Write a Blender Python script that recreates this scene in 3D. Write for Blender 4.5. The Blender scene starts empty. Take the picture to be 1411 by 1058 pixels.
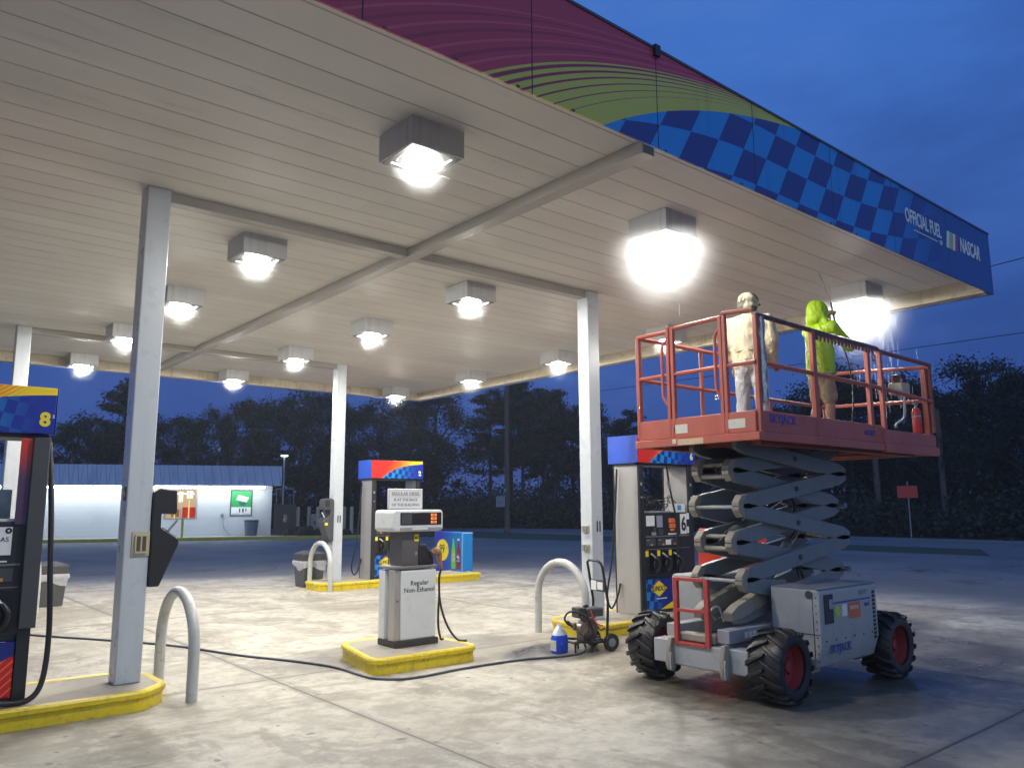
import bpy, bmesh, math, random
from mathutils import Vector, Matrix
random.seed(7)
sc = bpy.context.scene
COL = sc.collection
pi = math.pi

# ------------------------------------------------------------------ shader helpers
class NT:
    """tiny expression layer over a node tree"""
    def __init__(s, nt): s.nt = nt; s.n = nt.nodes; s.l = nt.links
    def new(s, t, **k):
        n = s.n.new(t)
        for a, b in k.items(): setattr(n, a, b)
        return n
    def put(s, sock, v):
        if isinstance(v, V): s.l.new(v.s, sock)
        elif isinstance(v, (tuple, list)) and len(v) == 3 and sock.type == 'RGBA': sock.default_value = (*v, 1)
        else: sock.default_value = v
    def m(s, op, a, b=0.0, c=0.0, clamp=False):
        n = s.new('ShaderNodeMath', operation=op, use_clamp=clamp)
        s.put(n.inputs[0], a); s.put(n.inputs[1], b)
        if op in ('SMOOTH_MIN', 'WRAP', 'MULTIPLY_ADD', 'COMPARE'): s.put(n.inputs[2], c)
        return V(s, n.outputs[0])
    def coord(s, kind='Object'):
        if kind == 'World': o = s.new('ShaderNodeNewGeometry').outputs['Position']
        else: o = s.new('ShaderNodeTexCoord').outputs[kind]
        return V(s, o)
    def xyz(s, v):
        n = s.new('ShaderNodeSeparateXYZ'); s.l.new(v.s, n.inputs[0])
        return [V(s, o) for o in n.outputs]
    def comb(s, x, y, z):
        n = s.new('ShaderNodeCombineXYZ')
        for i, a in enumerate((x, y, z)): s.put(n.inputs[i], a)
        return V(s, n.outputs[0])
    def noise(s, v, scale=5, detail=4, rough=0.55, dist=0.0):
        n = s.new('ShaderNodeTexNoise'); s.l.new(v.s, n.inputs['Vector'])
        n.inputs['Scale'].default_value = scale; n.inputs['Detail'].default_value = detail
        n.inputs['Roughness'].default_value = rough; n.inputs['Distortion'].default_value = dist
        return V(s, n.outputs[0])
    def vor(s, v, scale=5, feature='DISTANCE_TO_EDGE'):
        n = s.new('ShaderNodeTexVoronoi', feature=feature); s.l.new(v.s, n.inputs['Vector'])
        n.inputs['Scale'].default_value = scale
        return V(s, n.outputs[0])
    def ss(s, v, a, b):
        n = s.new('ShaderNodeMapRange', interpolation_type='SMOOTHSTEP'); s.put(n.inputs[0], v)
        n.inputs[1].default_value = a; n.inputs[2].default_value = b
        return V(s, n.outputs[0])
    def mix(s, f, a, b):
        n = s.new('ShaderNodeMix', data_type='RGBA'); s.put(n.inputs[0], f)
        s.put(n.inputs[6], a); s.put(n.inputs[7], b)
        return V(s, n.outputs[2])
    def scalev(s, v, k):
        n = s.new('ShaderNodeVectorMath', operation='MULTIPLY'); s.l.new(v.s, n.inputs[0]); n.inputs[1].default_value = k
        return V(s, n.outputs[0])
class V:
    def __init__(s, t, sock): s.t = t; s.s = sock
    def __add__(s, o): return s.t.m('ADD', s, o)
    def __radd__(s, o): return s.t.m('ADD', o, s)
    def __sub__(s, o): return s.t.m('SUBTRACT', s, o)
    def __rsub__(s, o): return s.t.m('SUBTRACT', o, s)
    def __mul__(s, o): return s.t.m('MULTIPLY', s, o)
    __rmul__ = __mul__
    def __truediv__(s, o): return s.t.m('DIVIDE', s, o)
    def lt(s, o): return s.t.m('LESS_THAN', s, o)
    def gt(s, o): return s.t.m('GREATER_THAN', s, o)

def lin(r, g, b):
    f = lambda c: (c/255/12.92) if c/255 <= .04045 else ((c/255+.055)/1.055)**2.4
    return (f(r), f(g), f(b))

MATS = {}
def mat(name, color, rough=.5, metal=0.0, var=.12, scale=6, bump=0.0, bscale=40, dirt=0.0, dirtcol=(.05, .04, .03), emis=None, estr=0, coat=0, spec=.5, trans=0, alpha=1, streak=0, func=None):
    if name in MATS: return MATS[name]
    m = bpy.data.materials.new(name); m.use_nodes = True
    t = NT(m.node_tree); p = t.n['Principled BSDF']
    co = t.coord('Object')
    c = color
    if var or dirt or streak:
        n = t.noise(co, scale, 5, .6)
        k = 1+(n-.5)*(2*var)
        rgb = t.new('ShaderNodeVectorMath', operation='SCALE'); rgb.inputs[0].default_value = color
        t.put(rgb.inputs['Scale'], k)
        c = V(t, rgb.outputs[0])
        if dirt:
            d = t.ss(t.noise(co, scale*1.7, 6, .7), .52, .72)*dirt
            c = t.mix(d, c, dirtcol)
        if streak:
            sv = t.scalev(co, (14, 14, .8))
            d = t.ss(t.noise(sv, 1.0, 4, .6), .5, .75)*streak
            c = t.mix(d, c, dirtcol)
    t.put(p.inputs['Base Color'], c if isinstance(c, V) else tuple(c))
    rn = t.noise(co, scale*3, 3, .6)
    t.put(p.inputs['Roughness'], t.m('ADD', (rn-.5)*.25, rough, clamp=True))
    p.inputs['Metallic'].default_value = metal
    p.inputs['Specular IOR Level'].default_value = spec
    p.inputs['Coat Weight'].default_value = coat
    p.inputs['Transmission Weight'].default_value = trans
    p.inputs['Alpha'].default_value = alpha
    if emis: p.inputs['Emission Color'].default_value = (*emis, 1); p.inputs['Emission Strength'].default_value = estr
    if bump:
        b = t.new('ShaderNodeBump'); b.inputs['Strength'].default_value = bump; b.inputs['Distance'].default_value = .01
        t.l.new(t.noise(co, bscale, 4, .6).s, b.inputs['Height']); t.l.new(b.outputs[0], p.inputs['Normal'])
    MATS[name] = m
    return m

def custom(name, fn):
    """fn(t, principled) fills the material"""
    if name in MATS: return MATS[name]
    m = bpy.data.materials.new(name); m.use_nodes = True
    t = NT(m.node_tree); fn(t, t.n['Principled BSDF'])
    MATS[name] = m
    return m

# ------------------------------------------------------------------ mesh helpers
ORG = {}
class M:
    def __init__(s): s.v = []; s.f = []
    def add(s, vs, fs):
        o = len(s.v); s.v += [tuple(v) for v in vs]; s.f += [tuple(i+o for i in f) for f in fs]; return s
    def box(s, x0, x1, y0, y1, z0, z1):
        if x0 > x1: x0, x1 = x1, x0
        if y0 > y1: y0, y1 = y1, y0
        if z0 > z1: z0, z1 = z1, z0
        return s.add([(x, y, z) for z in (z0, z1) for x, y in ((x0, y0), (x1, y0), (x1, y1), (x0, y1))],
                     [(3, 2, 1, 0), (4, 5, 6, 7), (0, 1, 5, 4), (1, 2, 6, 5), (2, 3, 7, 6), (3, 0, 4, 7)])
    def prism(s, poly, axis, a, b):
        """poly: 2-D points; axis x: (y,z), y: (x,z), z: (x,y)"""
        def P(u, w, k): return {'x': (k, u, w), 'y': (u, k, w), 'z': (u, w, k)}[axis]
        n = len(poly); vs = [P(u, w, a) for u, w in poly]+[P(u, w, b) for u, w in poly]
        fs = [tuple(range(n-1, -1, -1)), tuple(range(n, 2*n))]+[(i, (i+1) % n, n+(i+1) % n, n+i) for i in range(n)]
        return s.add(vs, fs)
    def tube(s, pts, r, n=10, closed=False, r1=None):
        pts = [Vector(p) for p in pts]; N = len(pts); rings = []
        up = None
        for i, p in enumerate(pts):
            if closed: d = pts[(i+1) % N]-pts[i-1]
            else: d = pts[min(i+1, N-1)]-pts[max(i-1, 0)]
            if d.length < 1e-9: d = Vector((0, 0, 1))
            d.normalize()
            if up is None: up = Vector((0, 0, 1)) if abs(d.z) < .9 else Vector((1, 0, 0))
            a = d.cross(up)
            if a.length < 1e-4: a = d.cross(Vector((0, 1, 0)))
            a.normalize(); b = a.cross(d).normalized(); up = b
            rr = r if r1 is None else r+(r1-r)*i/max(1, N-1)
            rings.append([p+(a*math.cos(2*pi*k/n)+b*math.sin(2*pi*k/n))*rr for k in range(n)])
        vs = [v for q in rings for v in q]; fs = []
        for i in range(N if closed else N-1):
            j = (i+1) % N
            for k in range(n): fs.append((i*n+k, j*n+k, j*n+(k+1) % n, i*n+(k+1) % n))
        if not closed: fs += [tuple(range(n)), tuple(range(N*n-1, (N-1)*n-1, -1))]
        return s.add(vs, fs)
    def cyl(s, a, b, r, n=16, r1=None): return s.tube([a, b], r, n, r1=r1)
    def lathe(s, prof, c, axis='z', n=24, caps=True):
        """prof: (radius, height) list, closed to axis by caller"""
        c = Vector(c); vs = []; fs = []
        ax = {'z': (Vector((1, 0, 0)), Vector((0, 1, 0)), Vector((0, 0, 1))), 'y': (Vector((1, 0, 0)), Vector((0, 0, 1)), Vector((0, 1, 0))), 'x': (Vector((0, 1, 0)), Vector((0, 0, 1)), Vector((1, 0, 0)))}[axis]
        for r, h in prof:
            for k in range(n): vs.append(c+ax[0]*r*math.cos(2*pi*k/n)+ax[1]*r*math.sin(2*pi*k/n)+ax[2]*h)
        for i in range(len(prof)-1):
            for k in range(n): fs.append((i*n+k, i*n+(k+1) % n, (i+1)*n+(k+1) % n, (i+1)*n+k))
        if caps: fs += [tuple(range(n-1, -1, -1)), tuple(range((len(prof)-1)*n, len(prof)*n))]
        return s.add(vs, fs)
    def ell(s, c, r, n=14, m=9):
        prof = [(max(1e-3, math.sin(pi*i/m)), -math.cos(pi*i/m)) for i in range(m+1)]
        o = len(s.v); s.lathe(prof, (0, 0, 0), 'z', n)
        for i in range(o, len(s.v)):
            v = s.v[i]; s.v[i] = (c[0]+v[0]*r[0], c[1]+v[1]*r[1], c[2]+v[2]*r[2])
        return s
    def beam(s, a, b, w, h, up=(0, 0, 1)):
        """rectangular bar from a to b, w across, h along up"""
        a = Vector(a); b = Vector(b); d = (b-a).normalized(); u = Vector(up)
        x = d.cross(u).normalized(); u = x.cross(d).normalized()
        vs = [p+x*sx*w/2+u*sz*h/2 for p in (a, b) for sx, sz in ((-1, -1), (1, -1), (1, 1), (-1, 1))]
        return s.add(vs, [(3, 2, 1, 0), (4, 5, 6, 7), (0, 1, 5, 4), (1, 2, 6, 5), (2, 3, 7, 6), (3, 0, 4, 7)])
    def xf(s, mtx, start=0):
        for i in range(start, len(s.v)): s.v[i] = tuple(mtx @ Vector(s.v[i]))
        return s
    def build(s, name, m=None, parent=None, org=None, bevel=0, smooth=35, seg=2):
        me = bpy.data.meshes.new(name)
        o = Vector(ORG.get(parent.name, (0, 0, 0))) if parent is not None else Vector(org or (0, 0, 0))
        me.from_pydata([tuple(Vector(v)-o) for v in s.v], [], s.f)
        bm = bmesh.new(); bm.from_mesh(me); bmesh.ops.recalc_face_normals(bm, faces=bm.faces); bm.to_mesh(me); bm.free()
        ob = bpy.data.objects.new(name, me); COL.objects.link(ob)
        if m: me.materials.append(m)
        if parent is not None: ob.parent = parent; ORG[ob.name] = tuple(o)
        else: ob.location = o; ORG[ob.name] = tuple(o)
        if smooth:
            me.polygons.foreach_set('use_smooth', [True]*len(me.polygons))
            me.set_sharp_from_angle(angle=math.radians(smooth))
        if bevel:
            b = ob.modifiers.new('bevel', 'BEVEL'); b.width = bevel; b.segments = seg; b.limit_method = 'ANGLE'; b.angle_limit = .6
            b.harden_normals = False
        return ob

def thing(name, label, cat, loc=(0, 0, 0), group=None):
    o = bpy.data.objects.new(name, None); COL.objects.link(o); o.location = loc; o.empty_display_size = .1
    ORG[o.name] = tuple(loc); o['label'] = label; o['category'] = cat
    if group: o['group'] = group
    return o
def tag(o, label, cat, group=None):
    o['label'] = label; o['category'] = cat
    if group: o['group'] = group
    return o
def kind(o, k): o['kind'] = k; return o
def dup(root, loc, label, rot=None):
    r = root.copy(); COL.objects.link(r); r.location = loc; r['label'] = label
    if rot is not None: r.rotation_euler = rot
    for ch in list(root.children):
        c = ch.copy(); COL.objects.link(c); c.parent = r
        for g in list(ch.children):
            d = g.copy(); COL.objects.link(d); d.parent = c
    return r

def text(name, s, size, m, parent, pos, face='-Y', sx=1.0, align='CENTER', bold=0.0, ext=.0015, sp=1.0, shear=0.0, u=None):
    cu = bpy.data.curves.new(name, 'FONT'); cu.body = s; cu.size = size; cu.align_x = align; cu.align_y = 'CENTER'
    cu.extrude = ext; cu.offset = bold; cu.space_character = sp; cu.space_line = 1.0; cu.shear = shear; cu.resolution_u = 3
    ob = bpy.data.objects.new(name, cu); COL.objects.link(ob)
    bpy.context.view_layer.update()
    me = bpy.data.meshes.new_from_object(ob.evaluated_get(bpy.context.evaluated_depsgraph_get()))
    bpy.data.objects.remove(ob); bpy.data.curves.remove(cu)
    o = Vector(ORG[parent.name]); p = Vector(pos)
    for v in me.vertices:
        x, y, z = v.co; x *= sx
        if face == '-Y': q = Vector((x, -z, y))
        elif face == '-X': q = Vector((-z, -x, y))
        elif face == '+Y': q = Vector((-x, z, y))
        v.co = q+p-o
    me.materials.clear(); me.materials.append(m)
    ob = bpy.data.objects.new(name, me); COL.objects.link(ob); ob.parent = parent; ORG[ob.name] = tuple(o)
    return ob

def arc(c, r, a0, a1, n, plane='yz'):
    out = []
    for i in range(n+1):
        a = a0+(a1-a0)*i/n; u, w = r*math.cos(a), r*math.sin(a)
        out.append({'yz': (c[0], c[1]+u, c[2]+w), 'xz': (c[0]+u, c[1], c[2]+w), 'xy': (c[0]+u, c[1]+w, c[2])}[plane])
    return out
def spline(pts, n=8):
    pts = [Vector(p) for p in pts]; out = []
    P = [pts[0]]+pts+[pts[-1]]
    for i in range(1, len(P)-2):
        for k in range(n):
            t = k/n; a, b, c, d = P[i-1], P[i], P[i+1], P[i+2]
            out.append(.5*((2*b)+(c-a)*t+(2*a-5*b+4*c-d)*t*t+(3*b-a-3*c+d)*t**3))
    out.append(pts[-1]); return out

# ------------------------------------------------------------------ materials
W_ = lambda *a: lin(*a)
steel = mat('brushed_steel', (.50, .485, .46), .38, .55, .10, 3, .05, 90)
chrome = mat('chrome', (.6, .6, .6), .18, 1, .05)
white_paint = mat('white_paint', (.62, .64, .66), .38, 0, .05, 3, streak=.10, dirtcol=(.28, .27, .25))
col_paint = mat('column_paint', (.50, .54, .58), .30, 0, .05, 2, streak=.12, dirtcol=(.26, .27, .27))
hoop_paint = mat('hoop_paint', (.48, .49, .48), .35, 0, .10, 6, .1, 30, dirt=.55, dirtcol=(.22, .18, .14), streak=.35)
cream = mat('cream_plastic', (.48, .44, .30), .5, 0, .1)
black = mat('black_plastic', (.018, .019, .021), .42, 0, .2, 8)
dkgrey = mat('dark_grey_plastic', (.055, .06, .065), .5, 0, .15)
midgrey = mat('mid_grey', (.17, .17, .17), .5, 0, .15)
rubber = mat('rubber', (.016, .016, .017), .38, 0, .3, 10, .3, 60, dirt=.25, dirtcol=(.07, .06, .05))
hosem = mat('hose_rubber', (.02, .02, .022), .35, 0, .2)
yellow = mat('yellow_curb', (.72, .55, .02), .42, 0, .18, 9, .15, 30, dirt=.75, dirtcol=(.22, .17, .06), streak=.35)
yel = mat('yellow_print', (.85, .68, .03), .4, 0, .03)
redp = mat('red_print', (.62, .06, .04), .4, 0, .04)
bluep = mat('blue_print', (.03, .07, .33), .4, 0, .06)
ltblue = mat('light_blue_print', (.03, .28, .62), .4, 0, .05)
whitep = mat('white_print', (.75, .76, .76), .5, 0, .03)
blackp = mat('black_print', (.015, .015, .018), .5, 0, .05)
orangep = mat('orange_print', (.85, .2, .05), .5, 0, .08)
greyp = mat('grey_print', (.3, .31, .33), .5, 0, .05)
liftred = mat('lift_red', (.47, .115, .08), .42, 0, .28, 5, .1, 30, dirt=.6, dirtcol=(.30, .17, .13), streak=.3)
liftgrey = mat('lift_grey', (.36, .37, .38), .42, 0, .08, 4, .05, 30, dirt=.35, dirtcol=(.19, .17, .14), streak=.15)
armgrey = mat('arm_grey', (.19, .21, .225), .42, 0, .12, 4, .05, 30, dirt=.5, dirtcol=(.17, .15, .11))
tan = mat('arm_end', (.29, .265, .215), .5, 0, .2, 8, .1, 40, dirt=.5, dirtcol=(.14, .11, .08))
rimred = mat('rim_red', (.30, .035, .045), .45, 0, .3, 9, dirt=.4, dirtcol=(.08, .03, .03))
concdk = mat('island_concrete', (.34, .31, .26), .8, 0, .25, 3, .3, 60, dirt=.5, dirtcol=(.13, .12, .10))

def glassm(t, p):
    p.inputs['Base Color'].default_value = (.02, .02, .025, 1); p.inputs['Roughness'].default_value = .08
glass = custom('dark_glass', glassm)

# concrete apron: weathered slabs, joints, cracks, wet patches
def concm(t, p):
    w = t.coord('World'); x, y, z = t.xyz(w)
    n1 = t.noise(w, .35, 5, .6); n2 = t.noise(w, 2.2, 6, .65, .4); n3 = t.noise(w, 30, 4, .7)
    st = t.noise(t.scalev(w, (1, .45, 1)), 1.1, 6, .68, .8)
    fine = t.noise(w, 7, 8, .72, .3)
    c = t.mix(t.ss(n1, .3, .7), (.37, .34, .28), (.52, .485, .405))
    c = t.mix(t.ss(fine, .40, .68)*.55, c, (.22, .205, .17))
    c = t.mix(t.ss(n2, .46, .62)*.45, c, (.21, .195, .16))
    c = t.mix(t.ss(st+(fine-.5)*.25, .52, .60)*.5, c, (.17, .155, .125))
    c = t.mix(t.ss(t.noise(w, 1.3, 5, .65)+(fine-.5)*.2, .57, .64)*.3, c, (.57, .55, .49))
    c = t.mix(t.ss(t.noise(t.scalev(w, (.6, 1, 1)), .42, 7, .72, 1.0), .49, .57)*.5, c, (.19, .165, .12))
    c = t.mix(t.ss(n3, .55, .75)*.3, c, (.16, .15, .13))
    # small oil spots, drips and gum
    vs = t.vor(t.scalev(w, (1, 1.6, 1)), 1.6, 'F1'); c = t.mix((1-t.ss(vs+(n2-.5)*.25+(fine-.5)*.1, .03, .09))*.7, c, (.07, .065, .06))
    vs = t.vor(t.scalev(w, (1.3, 1, 1)), 4.2, 'F1'); c = t.mix((1-t.ss(vs+(n2-.5)*.5, .02, .10))*.8, c, (.10, .095, .085))
    vs = t.vor(w, .55, 'F1'); c = t.mix((1-t.ss(vs+(n2-.5)*.35+(fine-.5)*.15, .08, .15))*.45, c, (.15, .14, .12))
    # saw-cut joints every five metres
    def joint(a, o, pitch): return t.m('ABSOLUTE', t.m('FLOORED_MODULO', a-o+pitch/2+(t.noise(w, 1.5, 2)-.5)*.02, pitch)-pitch/2)
    j = t.m('MINIMUM', joint(x, 3.23, 5.0), joint(y, 7.42, 5.0))
    c = t.mix((1-t.ss(j, .007, .016))*.85, c, (.06, .055, .05))
    c = t.mix((1-t.ss(j+(n2-.5)*.12, .0, .09))*.4, c, (.15, .14, .12))
    # the slab edge wears into the asphalt of the lot
    de = t.m('MINIMUM', 15.3-x, (22.7-x*.45-y)/1.1)+(t.noise(w, .6, 6, .7)-.5)*3.2
    c = t.mix(1-t.ss(de, -.1, 2.4), c, t.mix(fine, (.12, .12, .12), (.19, .19, .19)))
    # wet ground under the lift and the washer
    def wet(cx, cy, rx, ry, r0=.75, r1=1.1):
        d = t.m('SQRT', ((x-cx)/rx)*((x-cx)/rx)+((y-cy)/ry)*((y-cy)/ry))
        return 1-t.ss(d+(t.noise(w, 1.1, 5, .6)-.5)*.9, r0, r1)
    wt = t.m('MAXIMUM', wet(8.0, 4.1, 3.2, 1.5), wet(6.35, 6.7, .9, .55))
    wt = t.m('MAXIMUM', wt, wet(9.6, 5.6, 2.2, 1.6))
    wt = t.m('MAXIMUM', wt, t.m('MULTIPLY', wet(4.9, 7.9, 1.6, .7), .6))
    wt = t.m('MAXIMUM', wt, t.m('MULTIPLY', wet(6.2, 2.7, 2.8, 1.0), .75))
    dk = t.new('ShaderNodeVectorMath', operation='SCALE'); t.l.new(c.s, dk.inputs[0]); t.put(dk.inputs['Scale'], 1-wt*.62)
    t.l.new(dk.outputs[0], p.inputs['Base Color'])
    pud = t.ss(t.noise(w, 1.1, 5, .6), .42, .66)*wt
    t.put(p.inputs['Roughness'], t.m('SUBTRACT', t.m('ADD', .50, n2*.25)-wt*.22, pud*.2, clamp=True))
    b = t.new('ShaderNodeBump'); b.inputs['Strength'].default_value = .35; b.inputs['Distance'].default_value = .01
    h = t.noise(w, 45, 5, .7)*(1-pud)+t.ss(j, .0, .02)*.8
    t.l.new(h.s, b.inputs['Height']); t.l.new(b.outputs[0], p.inputs['Normal'])
concrete = custom('concrete_apron', concm)

def asph(name, c0, c1):
    def f(t, p):
        w = t.coord('World')
        c = t.mix(t.ss(t.noise(w, .18, 6, .65, .5), .35, .7), c0, c1)
        c = t.mix(t.ss(t.noise(t.scalev(w, (.5, 1.2, 1)), .8, 5, .7), .55, .7)*.5, c, (.035, .036, .038))
        c = t.mix(t.ss(t.noise(w, 60, 3, .6), .5, .75)*.35, c, (.2, .2, .2))
        j = t.m('ABSOLUTE', t.noise(w, .12, 3, .5, .3)-.5)
        c = t.mix((1-t.ss(j, .0005, .002))*.7, c, (.02, .02, .02))
        t.l.new(c.s, p.inputs['Base Color']); t.put(p.inputs['Roughness'], .62+t.noise(w, .4, 4)*.3)
        b = t.new('ShaderNodeBump'); b.inputs['Strength'].default_value = .4; b.inputs['Distance'].default_value = .01
        t.l.new(t.noise(w, 80, 3, .6).s, b.inputs['Height']); t.l.new(b.outputs[0], p.inputs['Normal'])
    return custom(name, f)
asphalt = asph('lot_asphalt', (.13, .13, .132), (.20, .20, .20))
roadm = asph('road_asphalt', (.13, .135, .14), (.17, .175, .18))
def grassf(t, p):
    w = t.coord('World')
    c = t.mix(t.noise(w, 1.2, 5, .7), (.02, .035, .018), (.045, .065, .03))
    t.l.new(c.s, p.inputs['Base Color']); p.inputs['Roughness'].default_value = .9
grassm = custom('grass_ground', grassf)

# ------------------------------------------------------------------ the ground
def sheet(name, poly, z, m, k='structure'):
    me = M(); me.add([(x, y, z) for x, y in poly], [tuple(range(len(poly)))])
    return kind(me.build(name, m, smooth=0), k)
sheet('ground', [(-220, -220), (260, -220), (260, 260), (-220, 260)], -.012, grassm)
sheet('parking_lot', [(-60, -60), (27.5, -60), (27.3, 22), (25.2, 31), (24, 45), (27, 75), (-60, 75)], -.008, asphalt)
sheet('road', [(31.2, -90), (39.5, -90), (39.8, 40), (44, 75), (60, 120), (50, 120), (36, 75), (31.2, 40)], -.008, roadm)
sheet('driveway', [(27.0, 2), (31.6, 0), (31.6, 11.5), (27.0, 9.5)], -.004, roadm)
kind(M().box(37.9, 38.02, -60, 40, -.004, -.002).build('road_line', whitep, smooth=0), 'structure')
def cx_edge():
    pts = [(-25, -25), (15.6, -25), (15.8, 3), (15.2, 8)]
    return pts+[(14.9, 13), (14.6, 15.5), (12.8, 17.2), (9.6, 18.2), (6.6, 20.3), (3, 22), (-25, 24)]
sheet('concrete_apron', cx_edge(), .0, concrete)

# ------------------------------------------------------------------ canopy
def ceilf(t, p):
    w = t.coord('World'); x, y, z = t.xyz(w)
    n = t.noise(t.scalev(w, (.25, 1.2, 1)), 1.0, 5, .6)
    c = t.mix(t.ss(n, .3, .75), (.60, .585, .555), (.68, .665, .635))
    pan = t.noise(t.comb(t.m('FLOOR', y/.305), t.m('FLOOR', x/3.6), 0.0), 3.7, 1)
    c = t.mix((pan-.35)*.7, c, (.45, .43, .40))
    c = t.mix(t.ss(t.noise(t.scalev(w, (.6, 2.5, 1)), 1.8, 6, .7, .5), .55, .8)*.5, c, (.36, .33, .28))
    yy_ = t.m('ABSOLUTE', t.m('FLOORED_MODULO', y-3.672+.1525, .305)-.1525); c = t.mix((1-t.ss(yy_+t.noise(w, 6, 4)*.02, .010, .030))*.22, c, (.22, .20, .17))
    t.l.new(c.s, p.inputs['Base Color']); t.put(p.inputs['Roughness'], .50+t.noise(w, 3, 3)*.2)
ceilm = custom('ceiling_panel', ceilf)
trimm = mat('canopy_trim', (.33, .315, .29), .45, 0, .1, 2, streak=.2, dirtcol=(.3, .26, .2))
lipm = mat('canopy_lip', (.42, .37, .28), .6, 0, .2, 3, dirt=.7, dirtcol=(.17, .12, .07), streak=.4)
def fascf(t, p):
    w = t.coord('World'); x, y, z = t.xyz(w)
    q = t.m('MAXIMUM', 1-(z-4.32)/1.05, .02)
    x0 = x+t.m('LOGARITHM', q, math.e)*1.85
    red, olive = (.52, .055, .085), (.60, .54, .08)
    redd, redl = (.32, .035, .065), (.66, .11, .14)
    c = t.mix(t.ss(t.noise(w, .5, 2), .3, .7), red, (.45, .05, .08))
    for a, wd, cc in ((1.86, .02, redl), (2.0, .025, redd), (2.14, .02, redl), (2.28, .028, redd), (2.45, .02, redl), (2.60, .03, redd), (2.72, .02, redl)):
        c = t.mix((1-t.ss(t.m('ABSOLUTE', x0-a), wd*.6, wd*1.3))*.8, c, cc)
    c = t.mix(x0.gt(2.86), c, olive)
    for a, wd in ((2.935, .030), (3.06, .024), (3.19, .018), (3.33, .013), (3.48, .009), (3.63, .005)):
        c = t.mix((1-t.ss(t.m('ABSOLUTE', x0-a), wd*.8, wd*1.2)), c, redd)
    # chequers, skewed and fading towards the corner
    ku = .345; zz = z-4.65-t.m('POWER', t.m('MAXIMUM', x-7.0, 0.0), 2.0)*.05+t.m('POWER', t.m('MAXIMUM', 6.0-x, 0.0), 2.0)*.07
    u = t.m('FLOOR', (x-.62*(z-4.65)-6.72)/ku); v = t.m('FLOOR', zz/.285)
    ch = t.m('FLOORED_MODULO', u+v, 2.0)
    fade = 1-t.ss(x, 8.0, 10.6)
    dk, lt = (.03, .05, .24), (.025, .27, .70)
    mid = (.025, .09, .33)
    chk = t.mix(ch*fade, t.mix(fade, mid, dk), t.mix(fade, mid, lt))
    c = t.mix(x0.gt(3.96), c, chk)
    # panel seams
    for sx in (.7, 1.97, 3.24, 4.53, 5.84, 7.18, 8.5, 9.93):
        c = t.mix(t.m('ABSOLUTE', x-sx).lt(.005), c, (.01, .01, .015))
    c = t.mix(t.ss(t.noise(t.scalev(w, (8, 8, .7)), 1, 3), .55, .8)*.25, c, (.03, .03, .04))
    t.l.new(c.s, p.inputs['Base Color']); p.inputs['Roughness'].default_value = .38
fascm = custom('printed_fascia', fascf)
bluem = mat('blue_fascia', (.022, .075, .28), .4, 0, .1, 2)
XA, XL, YF, YB = 11.25, -1.85, 3.67, 17.25
CZ = 4.5
canopy = thing('fuel_canopy', 'large flat fuel canopy with panelled ceiling and chequered printed fascia', 'canopy', (4.7, 11, 0))
m = M(); n = int((YB-YF-.16)/.305)+1
prof = []
y = YF+.002
while y < YB-.08:
    y1 = min(y+.305, YB-.08)
    prof += [(y, CZ+.007), (y+.005, CZ), (y1-.005, CZ), (y1, CZ+.007)]; y = y1
vs = [(X, a, b) for X in (XL+.05, XA-.05) for a, b in prof]; k = len(prof)
m.add(vs, [(i, i+1, k+i+1, k+i) for i in range(k-1)])
m.build('ceiling', ceilm, canopy, smooth=0)
m = M(); m.box(XL+.03, XA-.03, YF+.03, YB-.03, CZ+.03, CZ+.5); m.build('roof', mat('roof_metal', (.2, .2, .2), .6), canopy, smooth=0)
m = M(); m.box(XL, XA, YF-.02, YF-.006, 4.30, 5.12)
m.build('fascia', fascm, canopy, smooth=0)
m = M(); m.box(XL, XA, YB-.02, YB+.02, 4.30, 5.12); m.build('fascia', bluem, canopy, smooth=0)
m = M(); m.box(XA-.0, XA+.04, YF-.02, YB+.02, 4.303, 5.12); m.build('fascia', bluem, canopy, smooth=0)
m = M(); m.box(XL-.04, XL, YF-.02, YB+.02, 4.303, 5.12); m.build('fascia', bluem, canopy, smooth=0)
# inner lips, a shallow rain channel round the edge
m = M()
m.box(XA-.14, XA-.003, YF+.03, YB-.03, 4.31, 4.34).box(XA-.15, XA-.13, YF+.03, YB-.03, 4.31, CZ-.002)
m.box(XL+.1, XA-.16, YB-.14, YB-.025, 4.31, 4.34).box(XL+.1, XA-.16, YB-.16, YB-.14, 4.31, CZ-.002)
m.build('edge_channel', lipm, canopy, smooth=0)
cap = M(); cap.box(XL-.05, XA+.05, YF-.03, YF+.03, 5.12, 5.14); cap.build('fascia_cap', mat('cap_metal', (.1, .1, .12), .4, .5), canopy, smooth=0)
C1x, C3x, Y1, Y2, XM = 1.9434, 7.5876, 7.4437, 14.6157, 4.70
m = M(); m.box(XM-.07, XM+.07, YF+.22, YB-.17, CZ-.11, CZ-.001); m.build('cross_beam', trimm, canopy, bevel=.004)
for yy in (Y1, Y2):
    for a, b in ((C1x+.11, XM-.071), (XM+.071, C3x-.11)):
        m = M(); m.box(a, b, yy-.065, yy+.065, CZ-.10, CZ-.0015); m.build('cross_beam', trimm, canopy, bevel=.004)
for cx, cy in ((C1x, Y1), (C3x, Y1), (C3x, Y2), (C1x, Y2)):
    m = M(); m.box(cx-.104, cx+.104, cy-.104, cy+.104, .15, CZ-.0005)
    c = m.build('column', col_paint, canopy, bevel=.012, seg=3)
m = M(); m.box(4.64, 4.78, YF+.021, YF+.15, CZ-.06, CZ-.002); m.build('end_bracket', black, canopy)
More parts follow.
